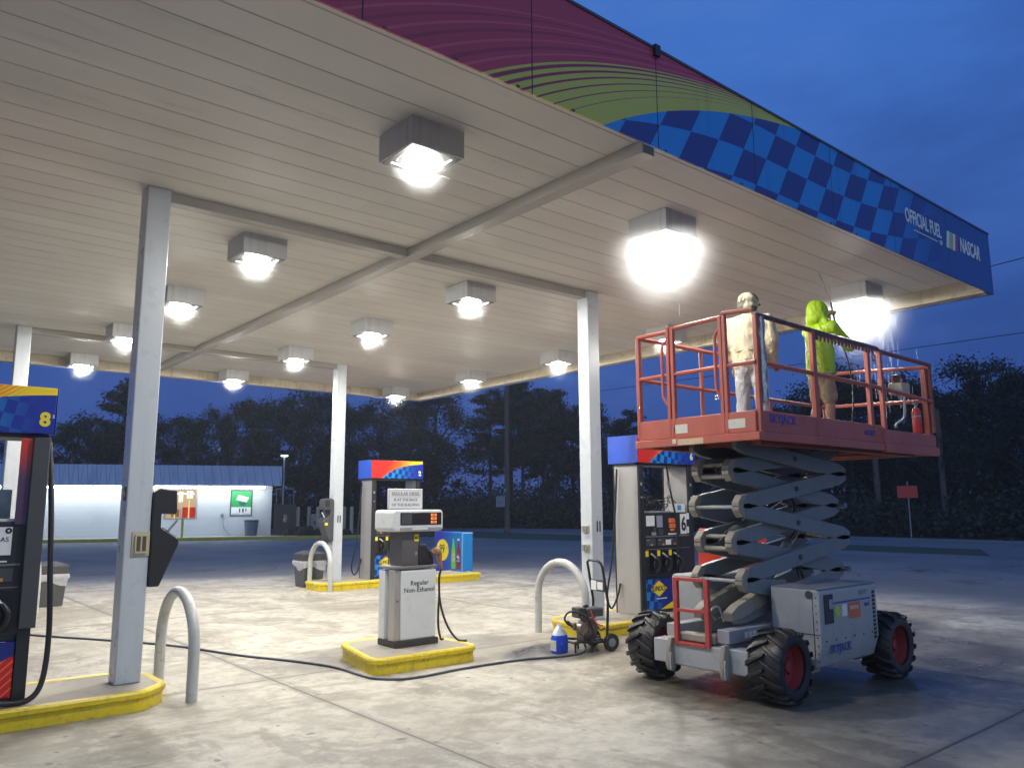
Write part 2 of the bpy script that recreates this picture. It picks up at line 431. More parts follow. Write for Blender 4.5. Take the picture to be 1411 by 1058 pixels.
# bolts and clips along the fascia bottom
for i in range(21):
    M().box(.6+i*.5, .625+i*.5, YF-.03, YF-.0205, 4.296, 4.312).build('fascia_clip', mat('clip', (.1, .1, .1), .5, .6), canopy, smooth=0)
m = M(); m.box(4.50, 4.56, YF-.05, YF-.02, 5.06, 5.15); m.build('cable_clamp', black, canopy)
lett = mat('sign_lettering', (.85, .85, .85), .5, 0, .03)
text('lettering', 'OFFICIAL FUEL', .235, lett, canopy, (9.27, YF-.024, 4.80), sx=.62, bold=.004)
text('lettering', 'OF', .075, lett, canopy, (9.72, YF-.024, 4.665), sx=.9, bold=.002)
m = M(); m.box(9.0, 9.62, YF-.026, YF-.021, 4.66, 4.67); m.build('underline', lett, canopy, smooth=0)
text('lettering', 'NASCAR', .26, lett, canopy, (10.60, YF-.024, 4.765), sx=.62, bold=.006, shear=.18)
for i, cc in enumerate(((.85, .85, .85), (.6, .55, .1), (.3, .5, .5), (.85, .85, .85), (.6, .08, .08))):
    a = 9.88+i*.062
    m = M(); m.prism([(a, 4.65), (a+.052, 4.65), (a+.10, 4.87), (a+.048, 4.87)], 'y', YF-.026, YF-.021)
    m.build('logo_bar', mat('logo%d' % i, cc, .5, 0, .02), canopy, smooth=0)

# fixtures
lensm = custom('lamp_lens', lambda t, p: (p.inputs['Emission Color'].__setattr__('default_value', (1, .965, .885, 1)), p.inputs['Emission Strength'].__setattr__('default_value', 570)))
boxm = mat('fixture_metal', (.52, .53, .55), .45, .2, .1, 5, streak=.25, dirtcol=(.15, .13, .1))
framem = mat('fixture_frame', (.045, .045, .045), .4, 0, .1)
L = thing('canopy_light', '', 'light fixture', (0, 0, 0), 'box lights under the canopy ceiling')
m = M(); h = .24; zb = -.22
m.box(-h, h, -h, -h+.012, zb, 0).box(-h, h, h-.012, h, zb, 0).box(-h, -h+.012, -h+.012, h-.012, zb, 0).box(h-.012, h, -h+.012, h-.012, zb, 0)
m.build('housing', boxm, L, smooth=0)
m = M()
for a, b, c, d in ((-.226, .226, -.226, -.175), (-.226, .226, .175, .226), (-.226, -.175, -.175, .175), (.175, .226, -.175, .175)):
    m.box(a, b, c, d, zb-.003, zb+.012)
m.build('frame', framem, L)
M().box(-.174, .174, -.174, .174, zb+.013, zb+.02).build('reflector_plate', mat('plate_dark', (.004, .004, .004), .7, spec=.1), L)
m = M(); m.lathe([(.128, zb+.012), (.126, zb-.006), (.110, zb-.024), (.078, zb-.038), (.036, zb-.045), (.002, zb-.046)], (0, 0, 0), 'z', 24)
m.build('lens', lensm, L)
LX = (3.22, 6.16, 10.22); LY = (4.95, 8.22, 10.84, 13.62, 16.72)
lab = [['nearest box light above the left column, under the printed fascia', 'glaring wet box light over the guard rails of the red lift', 'box light being sprayed beside the hooded worker, near the canopy corner'],
       ['box light just right of the top of the tall near column', 'box light centred just beyond the crossing of the ceiling beams', 'dim box light seen through the open end of the lift platform rails'],
       ['box light partly hidden right of the nearest column', 'box light in the middle of the ceiling, left of the centre beam crossing row', 'box light just left of the right hand column, near the right canopy edge'],
       ['box light cut off by the left side of the nearest column', 'box light just left of the top of the middle far column', 'small box light near the right edge, above the utility pole'],
       ['small box light at far left between the two left columns', 'small box light on the back edge between near and middle column', 'farthest box light by the back corner of the canopy']]
first = True
for j, yy in enumerate(LY):
    for i, xx in enumerate(LX):
        if first: L.location = (xx, yy, CZ); L['label'] = lab[0][0]; first = False
        else: dup(L, (xx, yy, CZ), lab[j][i])

# ------------------------------------------------------------------ islands
def island(poly, label, name='pump_island', h=.15):
    ctr = (sum(p[0] for p in poly)/len(poly), sum(p[1] for p in poly)/len(poly), 0)
    r = thing(name, label, 'island', ctr, 'raised pump islands with yellow edging')
    n = len(poly)
    def inset(d):
        out = []
        for i in range(n):
            a, b, c = Vector(poly[i-1]), Vector(poly[i]), Vector(poly[(i+1) % n])
            d1 = (b-a).normalized(); d2 = (c-b).normalized()
            n1 = Vector((-d1.y, d1.x)); n2 = Vector((-d2.y, d2.x))
            mm = (n1+n2); mm = mm/ max(.3, mm.dot(n1)); out.append(tuple(b+mm*d))
        return out
    m = M(); m.prism(inset(.05), 'z', .002, h); m.build('concrete_top', concdk, r, smooth=0)
    e = M()
    prof = [(.0, .0), (.0, h-.055), (-.018, h-.045), (-.02, h-.012), (-.008, h+.004), (.035, h+.006), (.049, h-.002), (.049, 0)]
    rings = [inset(q[0]) for q in prof]
    for k in range(len(prof)):
        for i in range(n): e.v.append((rings[k][i][0], rings[k][i][1], prof[k][1]+.001))
    K = len(prof)
    for k in range(K-1):
        for i in range(n): e.f.append((k*n+i, k*n+(i+1) % n, (k+1)*n+(i+1) % n, (k+1)*n+i))
    e.build('curb_edging', yellow, r, smooth=40)
    return r
def rnd(pts, r=.12, seg=4):
    """round the corners of a ccw polygon"""
    out = []; n = len(pts)
    for i in range(n):
        a, b, c = Vector(pts[i-1]), Vector(pts[i]), Vector(pts[(i+1) % n])
        u = (a-b).normalized(); w = (c-b).normalized()
        for k in range(seg+1):
            t = k/seg; p0 = b+u*r; p1 = b+w*r
            out.append(tuple((1-t)**2*p0+2*t*(1-t)*b+t*t*p1))
    return out
island(rnd([(-3.2, 6.97), (1.97, 6.97), (2.2, 7.2), (2.2, 7.7), (1.97, 7.93), (-3.2, 7.93)], .06, 2), 'yellow edged island under the nearest column and pump number eight')
island(rnd([(4.0, 6.87), (5.27, 6.87), (5.27, 8.0), (4.24, 8.0)], .16, 4), 'short yellow edged island carrying the white pump with the sign')
island(rnd([(7.33, 6.97), (12.2, 6.97), (12.2, 7.93), (7.33, 7.93), (7.1, 7.7), (7.1, 7.2)], .06, 2), 'yellow edged island behind the lift under the right column')
island(rnd([(7.33, 14.14), (10.9, 14.14), (10.9, 15.1), (7.33, 15.1), (7.1, 14.87), (7.1, 14.37)], .06, 2), 'far yellow edged island carrying pump number two')
island(rnd([(-3.2, 14.14), (1.97, 14.14), (2.2, 14.37), (2.2, 14.87), (1.97, 15.1), (-3.2, 15.1)], .06, 2), 'far left island behind pump number eight')

# ------------------------------------------------------------------ hoops
def hoop(x, ya, yb, h, label, r=.047):
    R = (yb-ya)/2; c = (x, (ya+yb)/2, h-R)
    pts = [(x, ya, 0)]+[(x, ya, (h-R)*k/4) for k in range(1, 4)]+[p for p in reversed(arc(c, R, 0, pi, 18, 'yz'))]+[(x, yb, (h-R)*k/4) for k in (3, 2, 1)]+[(x, yb, 0)]
    m = M(); m.tube(pts, r, 16)
    o = m.build('hoop_bollard', hoop_paint, org=(x, (ya+yb)/2, 0), smooth=60)
    return tag(o, label, 'bollard', 'painted steel hoop bollards')
hoop(2.37, 7.03, 7.95, .86, 'pale grey steel hoop bollard right of the nearest column')
hoop(6.98, 6.98, 7.84, .90, 'pale grey steel hoop bollard behind the pressure washer')
hoop(7.25, 14.12, 15.0, .90, 'white hoop bollard beside the far trash can and phone stand')
hoop(2.37, 14.2, 15.1, .90, 'white hoop bollard behind pump number eight')

# ------------------------------------------------------------------ big dispensers
def headf(t, p):
    w = t.coord('Object'); x, y, z = t.xyz(w)
    u = (x+.625)/1.25; v = (z-2.03)/.37
    q = u*1.7+v*.42
    stripe = t.m('FLOORED_MODULO', (u-v*.42)*26, 1.0).gt(.62)
    s = u-v*.25
    c = t.mix(t.ss(s, .12, .34)*(.55+stripe*.45), lin(214, 44, 34), lin(245, 120, 30))
    c = t.mix(t.ss(s, .3, .55)*(.4+stripe*.6), c, lin(250, 215, 40))
    c = t.mix(t.ss(s, .5, .62), c, lin(248, 216, 30))
    zb_ = .92*(1-t.m('POWER', math.e, (u-.2)*-3.2))
    fl = t.m('FLOORED_MODULO', t.m('FLOOR', (u-v*.06)*16)+t.m('FLOOR', v*3.4+u*2.2), 2.0)
    f2 = 1-t.ss(u, .35, .95)
    blu = t.mix(fl*f2, lin(24, 46, 150), lin(30, 150, 215))
    c = t.mix(v.lt(zb_), c, blu)
    c = t.mix(t.m('ABSOLUTE', x).gt(.6245), c, lin(46, 84, 190))
    t.l.new(c.s, p.inputs['Base Color']); p.inputs['Roughness'].default_value = .35
headm = custom('pump_header_print', headf)
def lowf(t, p):
    w = t.coord('Object'); x, y, z = t.xyz(w)
    ch = t.m('FLOORED_MODULO', t.m('FLOOR', x*11-z*2.5)+t.m('FLOOR', z*9+x*1.5), 2.0)*(1-t.ss(x, -.42, -.05))
    c = t.mix(ch, lin(20, 40, 130), lin(24, 130, 205))
    c = t.mix((z-.12-x*.35).lt(.0), c, lin(240, 210, 30))
    t.l.new(c.s, p.inputs['Base Color']); p.inputs['Roughness'].default_value = .35
lowm = custom('pump_lower_print', lowf)
def low8f(t, p):
    w = t.coord('Object'); x, y, z = t.xyz(w)
    s = t.m('FLOORED_MODULO', (x-z*1.1)*14, 1.0).gt(.75)
    k = (z-.27-(x-.3)*.45)
    c = t.mix(k.lt(0.0), lin(22, 40, 120), t.mix(s, lin(205, 30, 34), lin(236, 110, 60)))
    t.l.new(c.s, p.inputs['Base Color']); p.inputs['Roughness'].default_value = .35
low8m = custom('pump_lower_stripe_print', low8f)
pillar8 = custom('pillar_stripe_print', lambda t, p: (lambda z: (t.l.new(t.mix(t.ss(z, 1.65, 1.95), lin(84, 60, 92), lin(214, 60, 40)).s, p.inputs['Base Color']), p.inputs['Roughness'].__setattr__('default_value', .25)))(t.xyz(t.coord('Object'))[2]))
bluehdr = mat('header_side_blue', lin(46, 84, 190), .4, 0, .08, 3)

def pump(loc, num, label, low, hoses=True):
    r = thing('fuel_pump', label, 'fuel pump', loc, 'tall branded fuel pumps')
    ox, oy, oz = loc
    def q(mm, name, ma, parent=r, **k):
        for i in range(len(mm.v)): v = mm.v[i]; mm.v[i] = (v[0]+ox, v[1]+oy, v[2]+oz)
        return mm.build(name, ma, parent, **k)
    hd = q(M().box(-.6235, .6235, -.27, .27, 2.03, 2.40), 'header', headm, bevel=.006)
    for ex in ((-.632, -.6265), (.6265, .632)): q(M().box(*ex, -.272, .272, 2.025, 2.405), 'header_end_cap', bluehdr, hd, bevel=.002)
    q(M().box(-.60, .60, -.2, .2, 2.0, 2.03), 'header_base', dkgrey)
    text('number', num, .13 if num != '8' else .15, yel if num == '8' else mat('pale_num', (.8, .8, .45), .4, 0, .02), hd, (ox+.55, oy-.272, oz+2.03+.11), bold=.006)
    text('number', '2' if num == '8' else "'", .035, whitep, hd, (ox+.608, oy-.272, oz+2.03+.14), bold=.001)
    for s in (-1, 1):
        a, b = (-.575, -.50) if s < 0 else (.50, .575)
        pl = q(M().box(a, b, -.21, .21, 0, 2.0), 'pillar', steel, bevel=.006)
        q(M().box(a-.003, b+.012 if s < 0 else b+.003, -.245, -.211, .0, 2.0) if s < 0 else M().box(a-.012, b+.003, -.245, -.211, 0, 2.0), 'pillar_trim', black, pl, bevel=.004)
        q(M().box(a-.003, b+.003, .211, .23, .0, 2.0), 'pillar_trim', black, pl, bevel=.004)
        q(M().box(a+.02, b-.02, -.25, -.246, 1.72, 1.76).box(a+.02, b-.02, -.25, -.246, 1.55, 1.57), 'clip', steel, pl)
    if num == '8':
        q(M().box(.405, .485, -.262, -.255, 1.33, 1.99), 'pillar_print', pillar8)
        q(M().box(.485, .60, -.30, -.2455, .55, 2.0), 'side_cover', dkgrey, bevel=.006)
    # body
    q(M().box(-.49, .49, -.2, .2, .0, 1.30), 'body', dkgrey, bevel=.006)
    q(M().box(-.485, .485, -.235, -.2005, .05, .46), 'lower_panel', low, bevel=.006)
    nz = q(M().box(-.49, .49, -.245, -.201, .50, 1.35).box(-.49, .49, -.2, .2, 1.301, 1.35), 'front_panel', black, bevel=.006)
    q(M().box(-.47, .47, -.2485, -.2455, .855, .862).box(-.47, .47, -.2485, -.2455, 1.02, 1.035), 'panel_ledge', midgrey, nz)
    q(M().box(-.3, .3, -.15, .15, 1.351, 1.37), 'top_plate', steel)
    # upper display row
    q(M().box(-.46, -.29, -.252, -.2455, 1.17, 1.31), 'card_reader_notice', whitep, nz)
    q(M().box(-.24, -.12, -.252, -.2455, 1.15, 1.31), 'display', mat('lcd', (.30, .32, .40), .2, 0, .05), nz)
    q(M().box(-.33, -.27, -.26, -.2455, 1.09, 1.15).box(-.22, -.12, -.262, -.2455, 1.05, 1.13), 'keypad', dkgrey, nz)
    q(M().box(.02, .17, -.251, -.2455, 1.21, 1.27).box(.03, .18, -.251, -.2455, 1.14, 1.20).box(.05, .14, -.251, -.2455, 1.095, 1.13), 'price_sticker', orangep, nz)
    q(M().box(0, .18, -.251, -.2455, 1.045, 1.065), 'notice_strip', whitep, nz)
    q(M().box(-.35, -.26, -.251, -.2455, 1.045, 1.09), 'sticker', greyp, nz)
    if num != '8':
        big = q(M().box(.27, .40, -.256, -.2455, 1.05, 1.33), 'number_plate', whitep, nz)
        text('number', num, .27, blackp, big, (ox+.335, oy-.257, oz+1.18), bold=.008, sx=.8)
        q(M().box(.41, .47, -.252, -.2455, 1.25, 1.34).box(.42, .46, -.252, -.2455, 1.06, 1.15), 'sticker', whitep, nz)
        q(M().box(.2, .45, -.2, -.12, 1.352, 1.47), 'sign_topper', whitep)
        q(M().box(.28, .36, -.203, -.2005, 1.38, 1.45), 'topper_print', ltblue)
    else:
        nt = q(M().box(.27, .40, -.252, -.2455, 1.10, 1.31), 'notice', whitep, nz)
        text('lettering', 'E', .06, blackp, nt, (ox+.29, oy-.253, oz+1.265)); text('lettering', 'GAS', .05, blackp, nt, (ox+.335, oy-.253, oz+1.215))
        text('lettering', 'O', .05, blackp, nt, (ox+.375, oy-.253, oz+1.28), bold=.005)
        q(M().box(.15, .2, -.256, -.2455, 1.0, 1.3), 'sticker', whitep, nz)
        q(M().box(.29, .38, -.252, -.2455, 1.047, 1.058), 'notice_strip', whitep, nz)
        q(M().box(.15, .33, -.252, -.2455, .885, .905), 'price_sticker', orangep, nz)
        text('lettering', 'CASH', .035, greyp, nz, (ox+.3, oy-.2465, oz+.985)); text('lettering', 'PREMIUM', .03, greyp, nz, (ox+.28, oy-.2465, oz+.94))
        q(M().box(-.2, .42, -.22, .1, 1.352, 1.372), 'ledge', whitep)
        q(M().box(-.2, .42, .08, .1, 1.372, 1.6), 'ad_board', mat('ad_board', (.45, .5, .55), .5, 0, .5, 12))
        q(M().box(.18, .29, -.1, 0, 1.373, 1.50), 'napkin_box', mat('brown_box', (.12, .08, .06), .5))
    # grade selectors
    for i in range(4 if num == '8' else 3):
        gx = -.40+i*.245 if num != '8' else -.4+i*.235
        q(M().box(gx-.07, gx+.12, -.251, -.2455, .90, 1.0), 'grade_button', dkgrey, nz, bevel=.002)
        q(M().box(gx+.02, gx+.06, -.254, -.2515, .905, .93), 'grade_light', mat('amber', (.6, .25, .06), .4), nz)
        q(M().box(gx-.06, gx-.01, -.253, -.2515, .975, .985), 'grade_text', greyp, nz)
        if i == 1: q(M().box(gx+.09, gx+.2, -.2545, -.2515, .91, .98), 'sticker', whitep, nz)
        q(M().box(gx-.09, gx-.035, -.252, -.2455, .765, .84), 'grade_tag', yel, nz)
        # nozzle in its cradle
        nb = q(M().box(gx-.02, gx+.13, -.251, -.2455, .53, .84), 'nozzle_cradle', mat('cradle', (.006, .006, .007), .3), nz, bevel=.004)
        q(M().tube(spline([(gx+.0, -.26, .80), (gx+.03, -.285, .775), (gx+.085, -.30, .72)], 4), .013, 8), 'spout', steel, nb, smooth=60)
        nn = M().tube(spline([(gx+.06, -.30, .745), (gx+.10, -.325, .68), (gx+.09, -.32, .60), (gx+.05, -.30, .555)], 5), .026, 10, r1=.018)
        nn.tube(spline([(gx+.03, -.30, .70), (gx+.0, -.32, .64), (gx+.05, -.31, .57)], 5), .009, 6)
        q(nn, 'nozzle', black, nb, smooth=60)
    if low is lowm:
        # brand diamond on the lower panel
        cx, cz = -.22, .33
        dm = q(M().prism([(cx-.17, cz), (cx, cz-.105), (cx+.17, cz), (cx, cz+.105)], 'y', -.239, -.2355), 'brand_diamond', yel, nz, smooth=0)
        q(M().prism([(cx-.09, cz+.06), (cx-.05, cz+.045), (cx-.02, cz+.085), (cx-.05, cz+.11)], 'y', -.2385, -.2355), 'brand_arrow', redp, dm, smooth=0)
        text('lettering', 'SUNOCO', .095, blackp, dm, (ox+cx, oy-.241, oz+cz), sx=.8, bold=.001, shear=.25)
        text('lettering', 'www.sunoco.com', .03, whitep, nz, (ox+cx+.05, oy-.2365, oz+.2), bold=.001)
    if hoses:
        for s in (-1,) if num != '8' else (1,):
            x = .64*s
            pts = [(x*.97, -.12, 1.98), (x*1.02, -.2, 1.5), (x*1.05, -.26, 1.0), (x*1.09, -.28, .5), (x*1.05, -.3, .15), (x*.9, -.33, .03), (x*.6, -.34, .035)] if s > 0 else \
                  [(-.62, .12, 1.95), (-.64, .16, 1.3), (-.68, .2, .7), (-.76, .22, .25), (-.70, .2, .07), (-.62, .15, .25), (-.60, .12, .4)]
            q(M().tube(spline(pts, 8), .014 if s < 0 else .021, 8), 'hose', hosem, smooth=60)
        if num == '6':
            q(M().tube(spline([(.02, -.24, 2.0), (.05, -.26, 1.7), (.12, -.28, 1.35), (.15, -.29, 1.0), (.12, -.29, .75)], 8), .014, 8), 'hose', hosem, smooth=60)
            q(M().cyl((.035, -.25, 1.78), (.05, -.265, 1.68), .022), 'hose_joint', midgrey)
            rs = random.Random(3); cb = M()
            for _ in range(9):
                pts = [(rs.uniform(-.25, .25), rs.uniform(-.12, .1), 1.37)]
                for k in range(5): pts.append((pts[-1][0]+rs.uniform(-.12, .12), rs.uniform(-.15, .1), 1.40+rs.uniform(0, .2)))
                cb.tube(spline(pts, 4), .006, 5)
            q(cb, 'cable_tangle', hosem, smooth=60)
        if num == '2':
            q(M().tube(spline([(-.25, -.26, .62), (-.23, -.34, .5), (-.25, -.38, .3), (-.3, -.36, .12)], 8), .012, 8), 'hose', hosem, smooth=60)
    return r
p6 = pump((8.84, 7.44, .15), '6', 'steel fuel pump with blue and red header, partly behind the scissor lift', lowm)
p2 = pump((8.84, 14.6, .15), '2', 'far steel fuel pump behind the white pump, header number two', lowm)
p8 = pump((.60, 7.42, .15), '8', 'fuel pump cut off at left frame edge, blue header with yellow 8', low8m)

# ------------------------------------------------------------------ white non-ethanol pump
wp = thing('fuel_pump', 'old white low fuel pump with lettered cabinet on the short island', 'fuel pump', (4.75, 7.45, .15))
wm = mat('enamel_white', (.66, .68, .68),   .3, 0, .03, 3, streak=.015)
bx = M(); bx.box(4.555, 5.0, 7.28, 7.62, .22, .93); bx.build('cabinet', wm, wp, bevel=.012, seg=3)
M().box(4.485, 4.552, 7.295, 7.42, .22, .945).build('side_post', steel, wp, bevel=.006)
M().box(4.49, 4.552, 7.50, 7.62, .22, .93).build('side_panel', wm, wp, bevel=.006)
M().box(4.49, 5.03, 7.27, 7.63, .152, .219).build('plinth', mat('plinth', (.05, .045, .04), .6), wp, bevel=.006)
M().box(4.48, 5.01, 7.27, 7.63, .947, .975).build('cabinet_top', midgrey, wp, bevel=.006)
neck = M(); neck.box(4.59, 4.80, 7.33, 7.58, .976, 1.335); neck.build('neck', mat('neck_grey', (.13, .12, .125), .4, .3, .1), wp, bevel=.006)
hx0, hx1 = 4.44, 5.075
hd = M(); hd.prism([(hx0+.0, 1.36), (hx0+.03, 1.335), (hx1-.03, 1.335), (hx1, 1.36), (hx1, 1.54), (hx1-.03, 1.565), (hx0+.03, 1.565), (hx0, 1.54)], 'y', 7.26, 7.66)
hd = hd.build('display_head', wm, wp, bevel=.02, seg=4)
M().prism([(4.52, 1.405), (5.045, 1.405), (5.045, 1.535), (4.52, 1.535)], 'y', 7.252, 7.262).build('display_glass', glass, hd, bevel=.008)
M().box(4.53, 4.66, 7.249, 7.2525, 1.415, 1.525).build('dark_plate', dkgrey, hd)
M().box(4.52, 5.045, 7.245, 7.262, 1.352, 1.378).build('display_ledge', greyp, hd, bevel=.003)
M().box(4.66, 4.86, 7.242, 7.2455, 1.356, 1.37).build('ledge_label', whitep, hd)
seg = mat('led_orange', (.5, .12, .03), .4, 0, .2, 60, emis=(1, .28, .08), estr=1.2)
for i in range(3):
    M().box(4.905, 4.975, 7.247, 7.2515, 1.421+i*.038, 1.447+i*.038).build('price_display', seg, hd)
text('lettering', '888', .03, blackp, hd, (4.94, 7.2462, 1.434)); text('lettering', '888', .03, blackp, hd, (4.94, 7.2462, 1.472)); text('lettering', '888', .03, blackp, hd, (4.94, 7.2462, 1.510))
M().box(4.465, 4.47, 7.3, 7.4, 1.36, 1.37).build('seam', dkgrey, hd)
text('lettering', 'Regular\nNon-Ethanol', .072, blackp, wp, (4.785, 7.278, .76), sp=1.04)
text('lettering', '14', .035, dkgrey, wp, (4.52, 7.2935, .62))
M().box(4.745, 4.80, 7.326, 7.3295, 1.23, 1.30).build('yellow_sticker', yel, wp); text('lettering', '87', .045, blackp, wp, (4.772, 7.325, 1.265), bold=.001)
M().lathe([(.022, 0), (.022, .005), (.002, .006)], (4.76, 7.322, 1.10), 'y', 16).build('lock', chrome, wp)
nh = M(); nh.prism([(4.80, .976), (5.0, .976), (4.99, 1.06), (4.90, 1.19), (4.80, 1.20)], 'y', 7.32, 7.52); nh.build('nozzle_boot', black, wp, bevel=.015, seg=3)
nz = M(); nz.tube(spline([(4.955, 7.30, 1.10), (5.0, 7.29, 1.13), (5.045, 7.285, 1.10), (5.05, 7.285, 1.02), (5.075, 7.29, .93)], 6), .030, 12, r1=.02)
nz.ell((5.02, 7.285, 1.11), (.05, .035, .04)); nz.tube(spline([(4.99, 7.27, 1.06), (5.01, 7.26, .99), (5.06, 7.28, .96)], 5), .009, 6)
nzo = nz.build('nozzle', mat('nozzle_tan', (.28, .15, .07), .45, 0, .4, 20), wp, smooth=60)
h = M(); h.tube(spline([(5.07, 7.29, .92), (5.045, 7.29, .82), (5.05, 7.28, .6), (5.09, 7.26, .42), (5.16, 7.24, .27), (5.24, 7.2, .17), (5.30, 7.12, .165)], 8), .0125, 8)
h.tube(spline([(5.055, 7.30, .66), (5.065, 7.33, .45), (5.09, 7.36, .3), (5.15, 7.40, .17), (5.19, 7.41, .165)], 8), .0125, 8)
h.build('hose', hosem, wp, smooth=60)
sg = thing('notice_sign', 'white lettered sign standing on top of the white pump head', 'sign', (4.66, 7.4, 1.567))
sb = M().box(4.445, 4.885, 7.385, 7.41, 1.568, 1.79).build('sign_board', whitep, sg, bevel=.01, seg=3)
fr = M()
for a in ((4.452, 4.878, 1.577, 1.580), (4.452, 4.878, 1.779, 1.782), (4.452, 4.455, 1.577, 1.782), (4.875, 4.878, 1.577, 1.782)): fr.box(a[0], a[1], 7.3825, 7.3845, a[2], a[3])
fr.build('sign_border', greyp, sb, smooth=0)
text('lettering', 'REGULAR DIESEL', .052, greyp, sb, (4.665, 7.384, 1.735), sx=.92, bold=.001)
M().box(4.485, 4.845, 7.3825, 7.3845, 1.705, 1.708).build('underline', greyp, sb)
text('lettering', 'IS AT THE BACK', .04, greyp, sb, (4.665, 7.384, 1.672), sx=1.05, bold=.001)
text('lettering', 'OF THE BUILDING', .04, greyp, sb, (4.665, 7.384, 1.618), sx=1.08, bold=.001)

# ------------------------------------------------------------------ windshield stations, outlets
def station(x0, s, y, z0, label, m0, hgt=.84):
    """s=+1 sticks out towards +X"""
    r = thing('squeegee_station', label, 'service station', (x0, y, z0), 'column mounted squeegee stations')
    P = lambda pts: [(x0+s*a, z0+b) for a, b in pts]
    b = M(); b.prism(P([(0.002, 0), (.09, 0.0), (.235, .35), (.235, .40), (.08, .50), (.08, .62), (.20, .61), (.21, .64), (.20, .82), (.06, .84), (.002, .80)]), 'y', y-.13, y+.13)
    bb = b.build('body', m0, r, bevel=.012, seg=3)
    M().prism(P([(.10, .49), (.225, .405), (.228, .412), (.105, .497)]), 'y', y-.1, y+.1).build('water_bin', blackp, r)
    sq = M(); sq.cyl((x0+s*.13, y-.03, z0+.42), (x0+s*.235, y-.06, z0+.56), .011, 10); sq.build('squeegee_handle', greyp if s > 0 else whitep, r)
    return r, P
station(C1x+.104, 1, Y1, .93, 'black squeegee station on the right side of the nearest column', black)
r, P = station(C3x-.104, -1, Y2, .93, 'dark grey squeegee station on the far column by the trash can', dkgrey)
M().prism([(C3x-.104-.2, 1.60), (C3x-.104-.1, 1.60), (C3x-.104-.1, 1.73), (C3x-.104-.2, 1.73)], 'y', Y2-.134, Y2-.1305).build('towel_slot', black, r)
M().box(C3x-.30, C3x-.24, Y2-.134, Y2-.131, 1.24, 1.29).build('sticker', yel, r)
def outlet(label, parts, loc):
    r = thing('outlet_box', label, 'electrical box', loc, None)
    for nm, mm, ma in parts: mm.build(nm, ma, r, bevel=.004)
    return r
yb_ = Y1-.104
outlet('cream double outlet box low on the front of the nearest column', [('backplate', M().box(1.90, 2.045, yb_-.012, yb_-.001, 1.19, 1.40), cream), ('cover', M().box(1.92, 2.025, yb_-.03, yb_-.0125, 1.215, 1.375), cream), ('socket', M().box(1.935, 1.965, yb_-.034, yb_-.0305, 1.235, 1.36).box(1.98, 2.01, yb_-.034, yb_-.0305, 1.235, 1.36), mat('brown', (.09, .06, .04), .5))], (1.96, yb_, 1.2))
outlet('small round emblem badge on the side of the nearest column', [('plate', M().box(C1x-.11, C1x-.105, Y1-.08, Y1-.01, 1.66, 1.78), mat('badge_dk', (.08, .07, .04), .5)), ('disc', M().lathe([(.025, -.116), (.025, -.111)], (C1x, Y1-.045, 1.72), 'x', 16), cream)], (C1x-.11, Y1, 1.7))
for zc, lb in ((1.30, 'upper weatherproof outlet on the left face of the right column'), (1.06, 'lower weatherproof outlet on the left face of the right column')):
    outlet(lb, [('cover', M().box(C3x-.135, C3x-.105, Y1-.05, Y1+.05, zc-.045, zc+.045), cream), ('lid', M().box(C3x-.15, C3x-.136, Y1-.045, Y1-.003, zc-.04, zc+.04).box(C3x-.15, C3x-.136, Y1+.003, Y1+.045, zc-.04, zc+.04), mat('outlet_grey', (.3, .29, .26), .4, .5))], (C3x-.104, Y1, zc))
for cy, zc, lb in ((Y1, 1.33, 'two black slots cut in the front of the right column'), (Y2, 1.36, 'two black slots cut in the front of the far middle column')):
    y0 = cy-.104
    outlet(lb, [('slot', M().box(C3x-.02, C3x+.003, y0-.004, y0-.001, zc-.07, zc+.07).box(C3x+.03, C3x+.053, y0-.004, y0-.001, zc-.07, zc+.07), blackp)], (C3x, y0, zc))

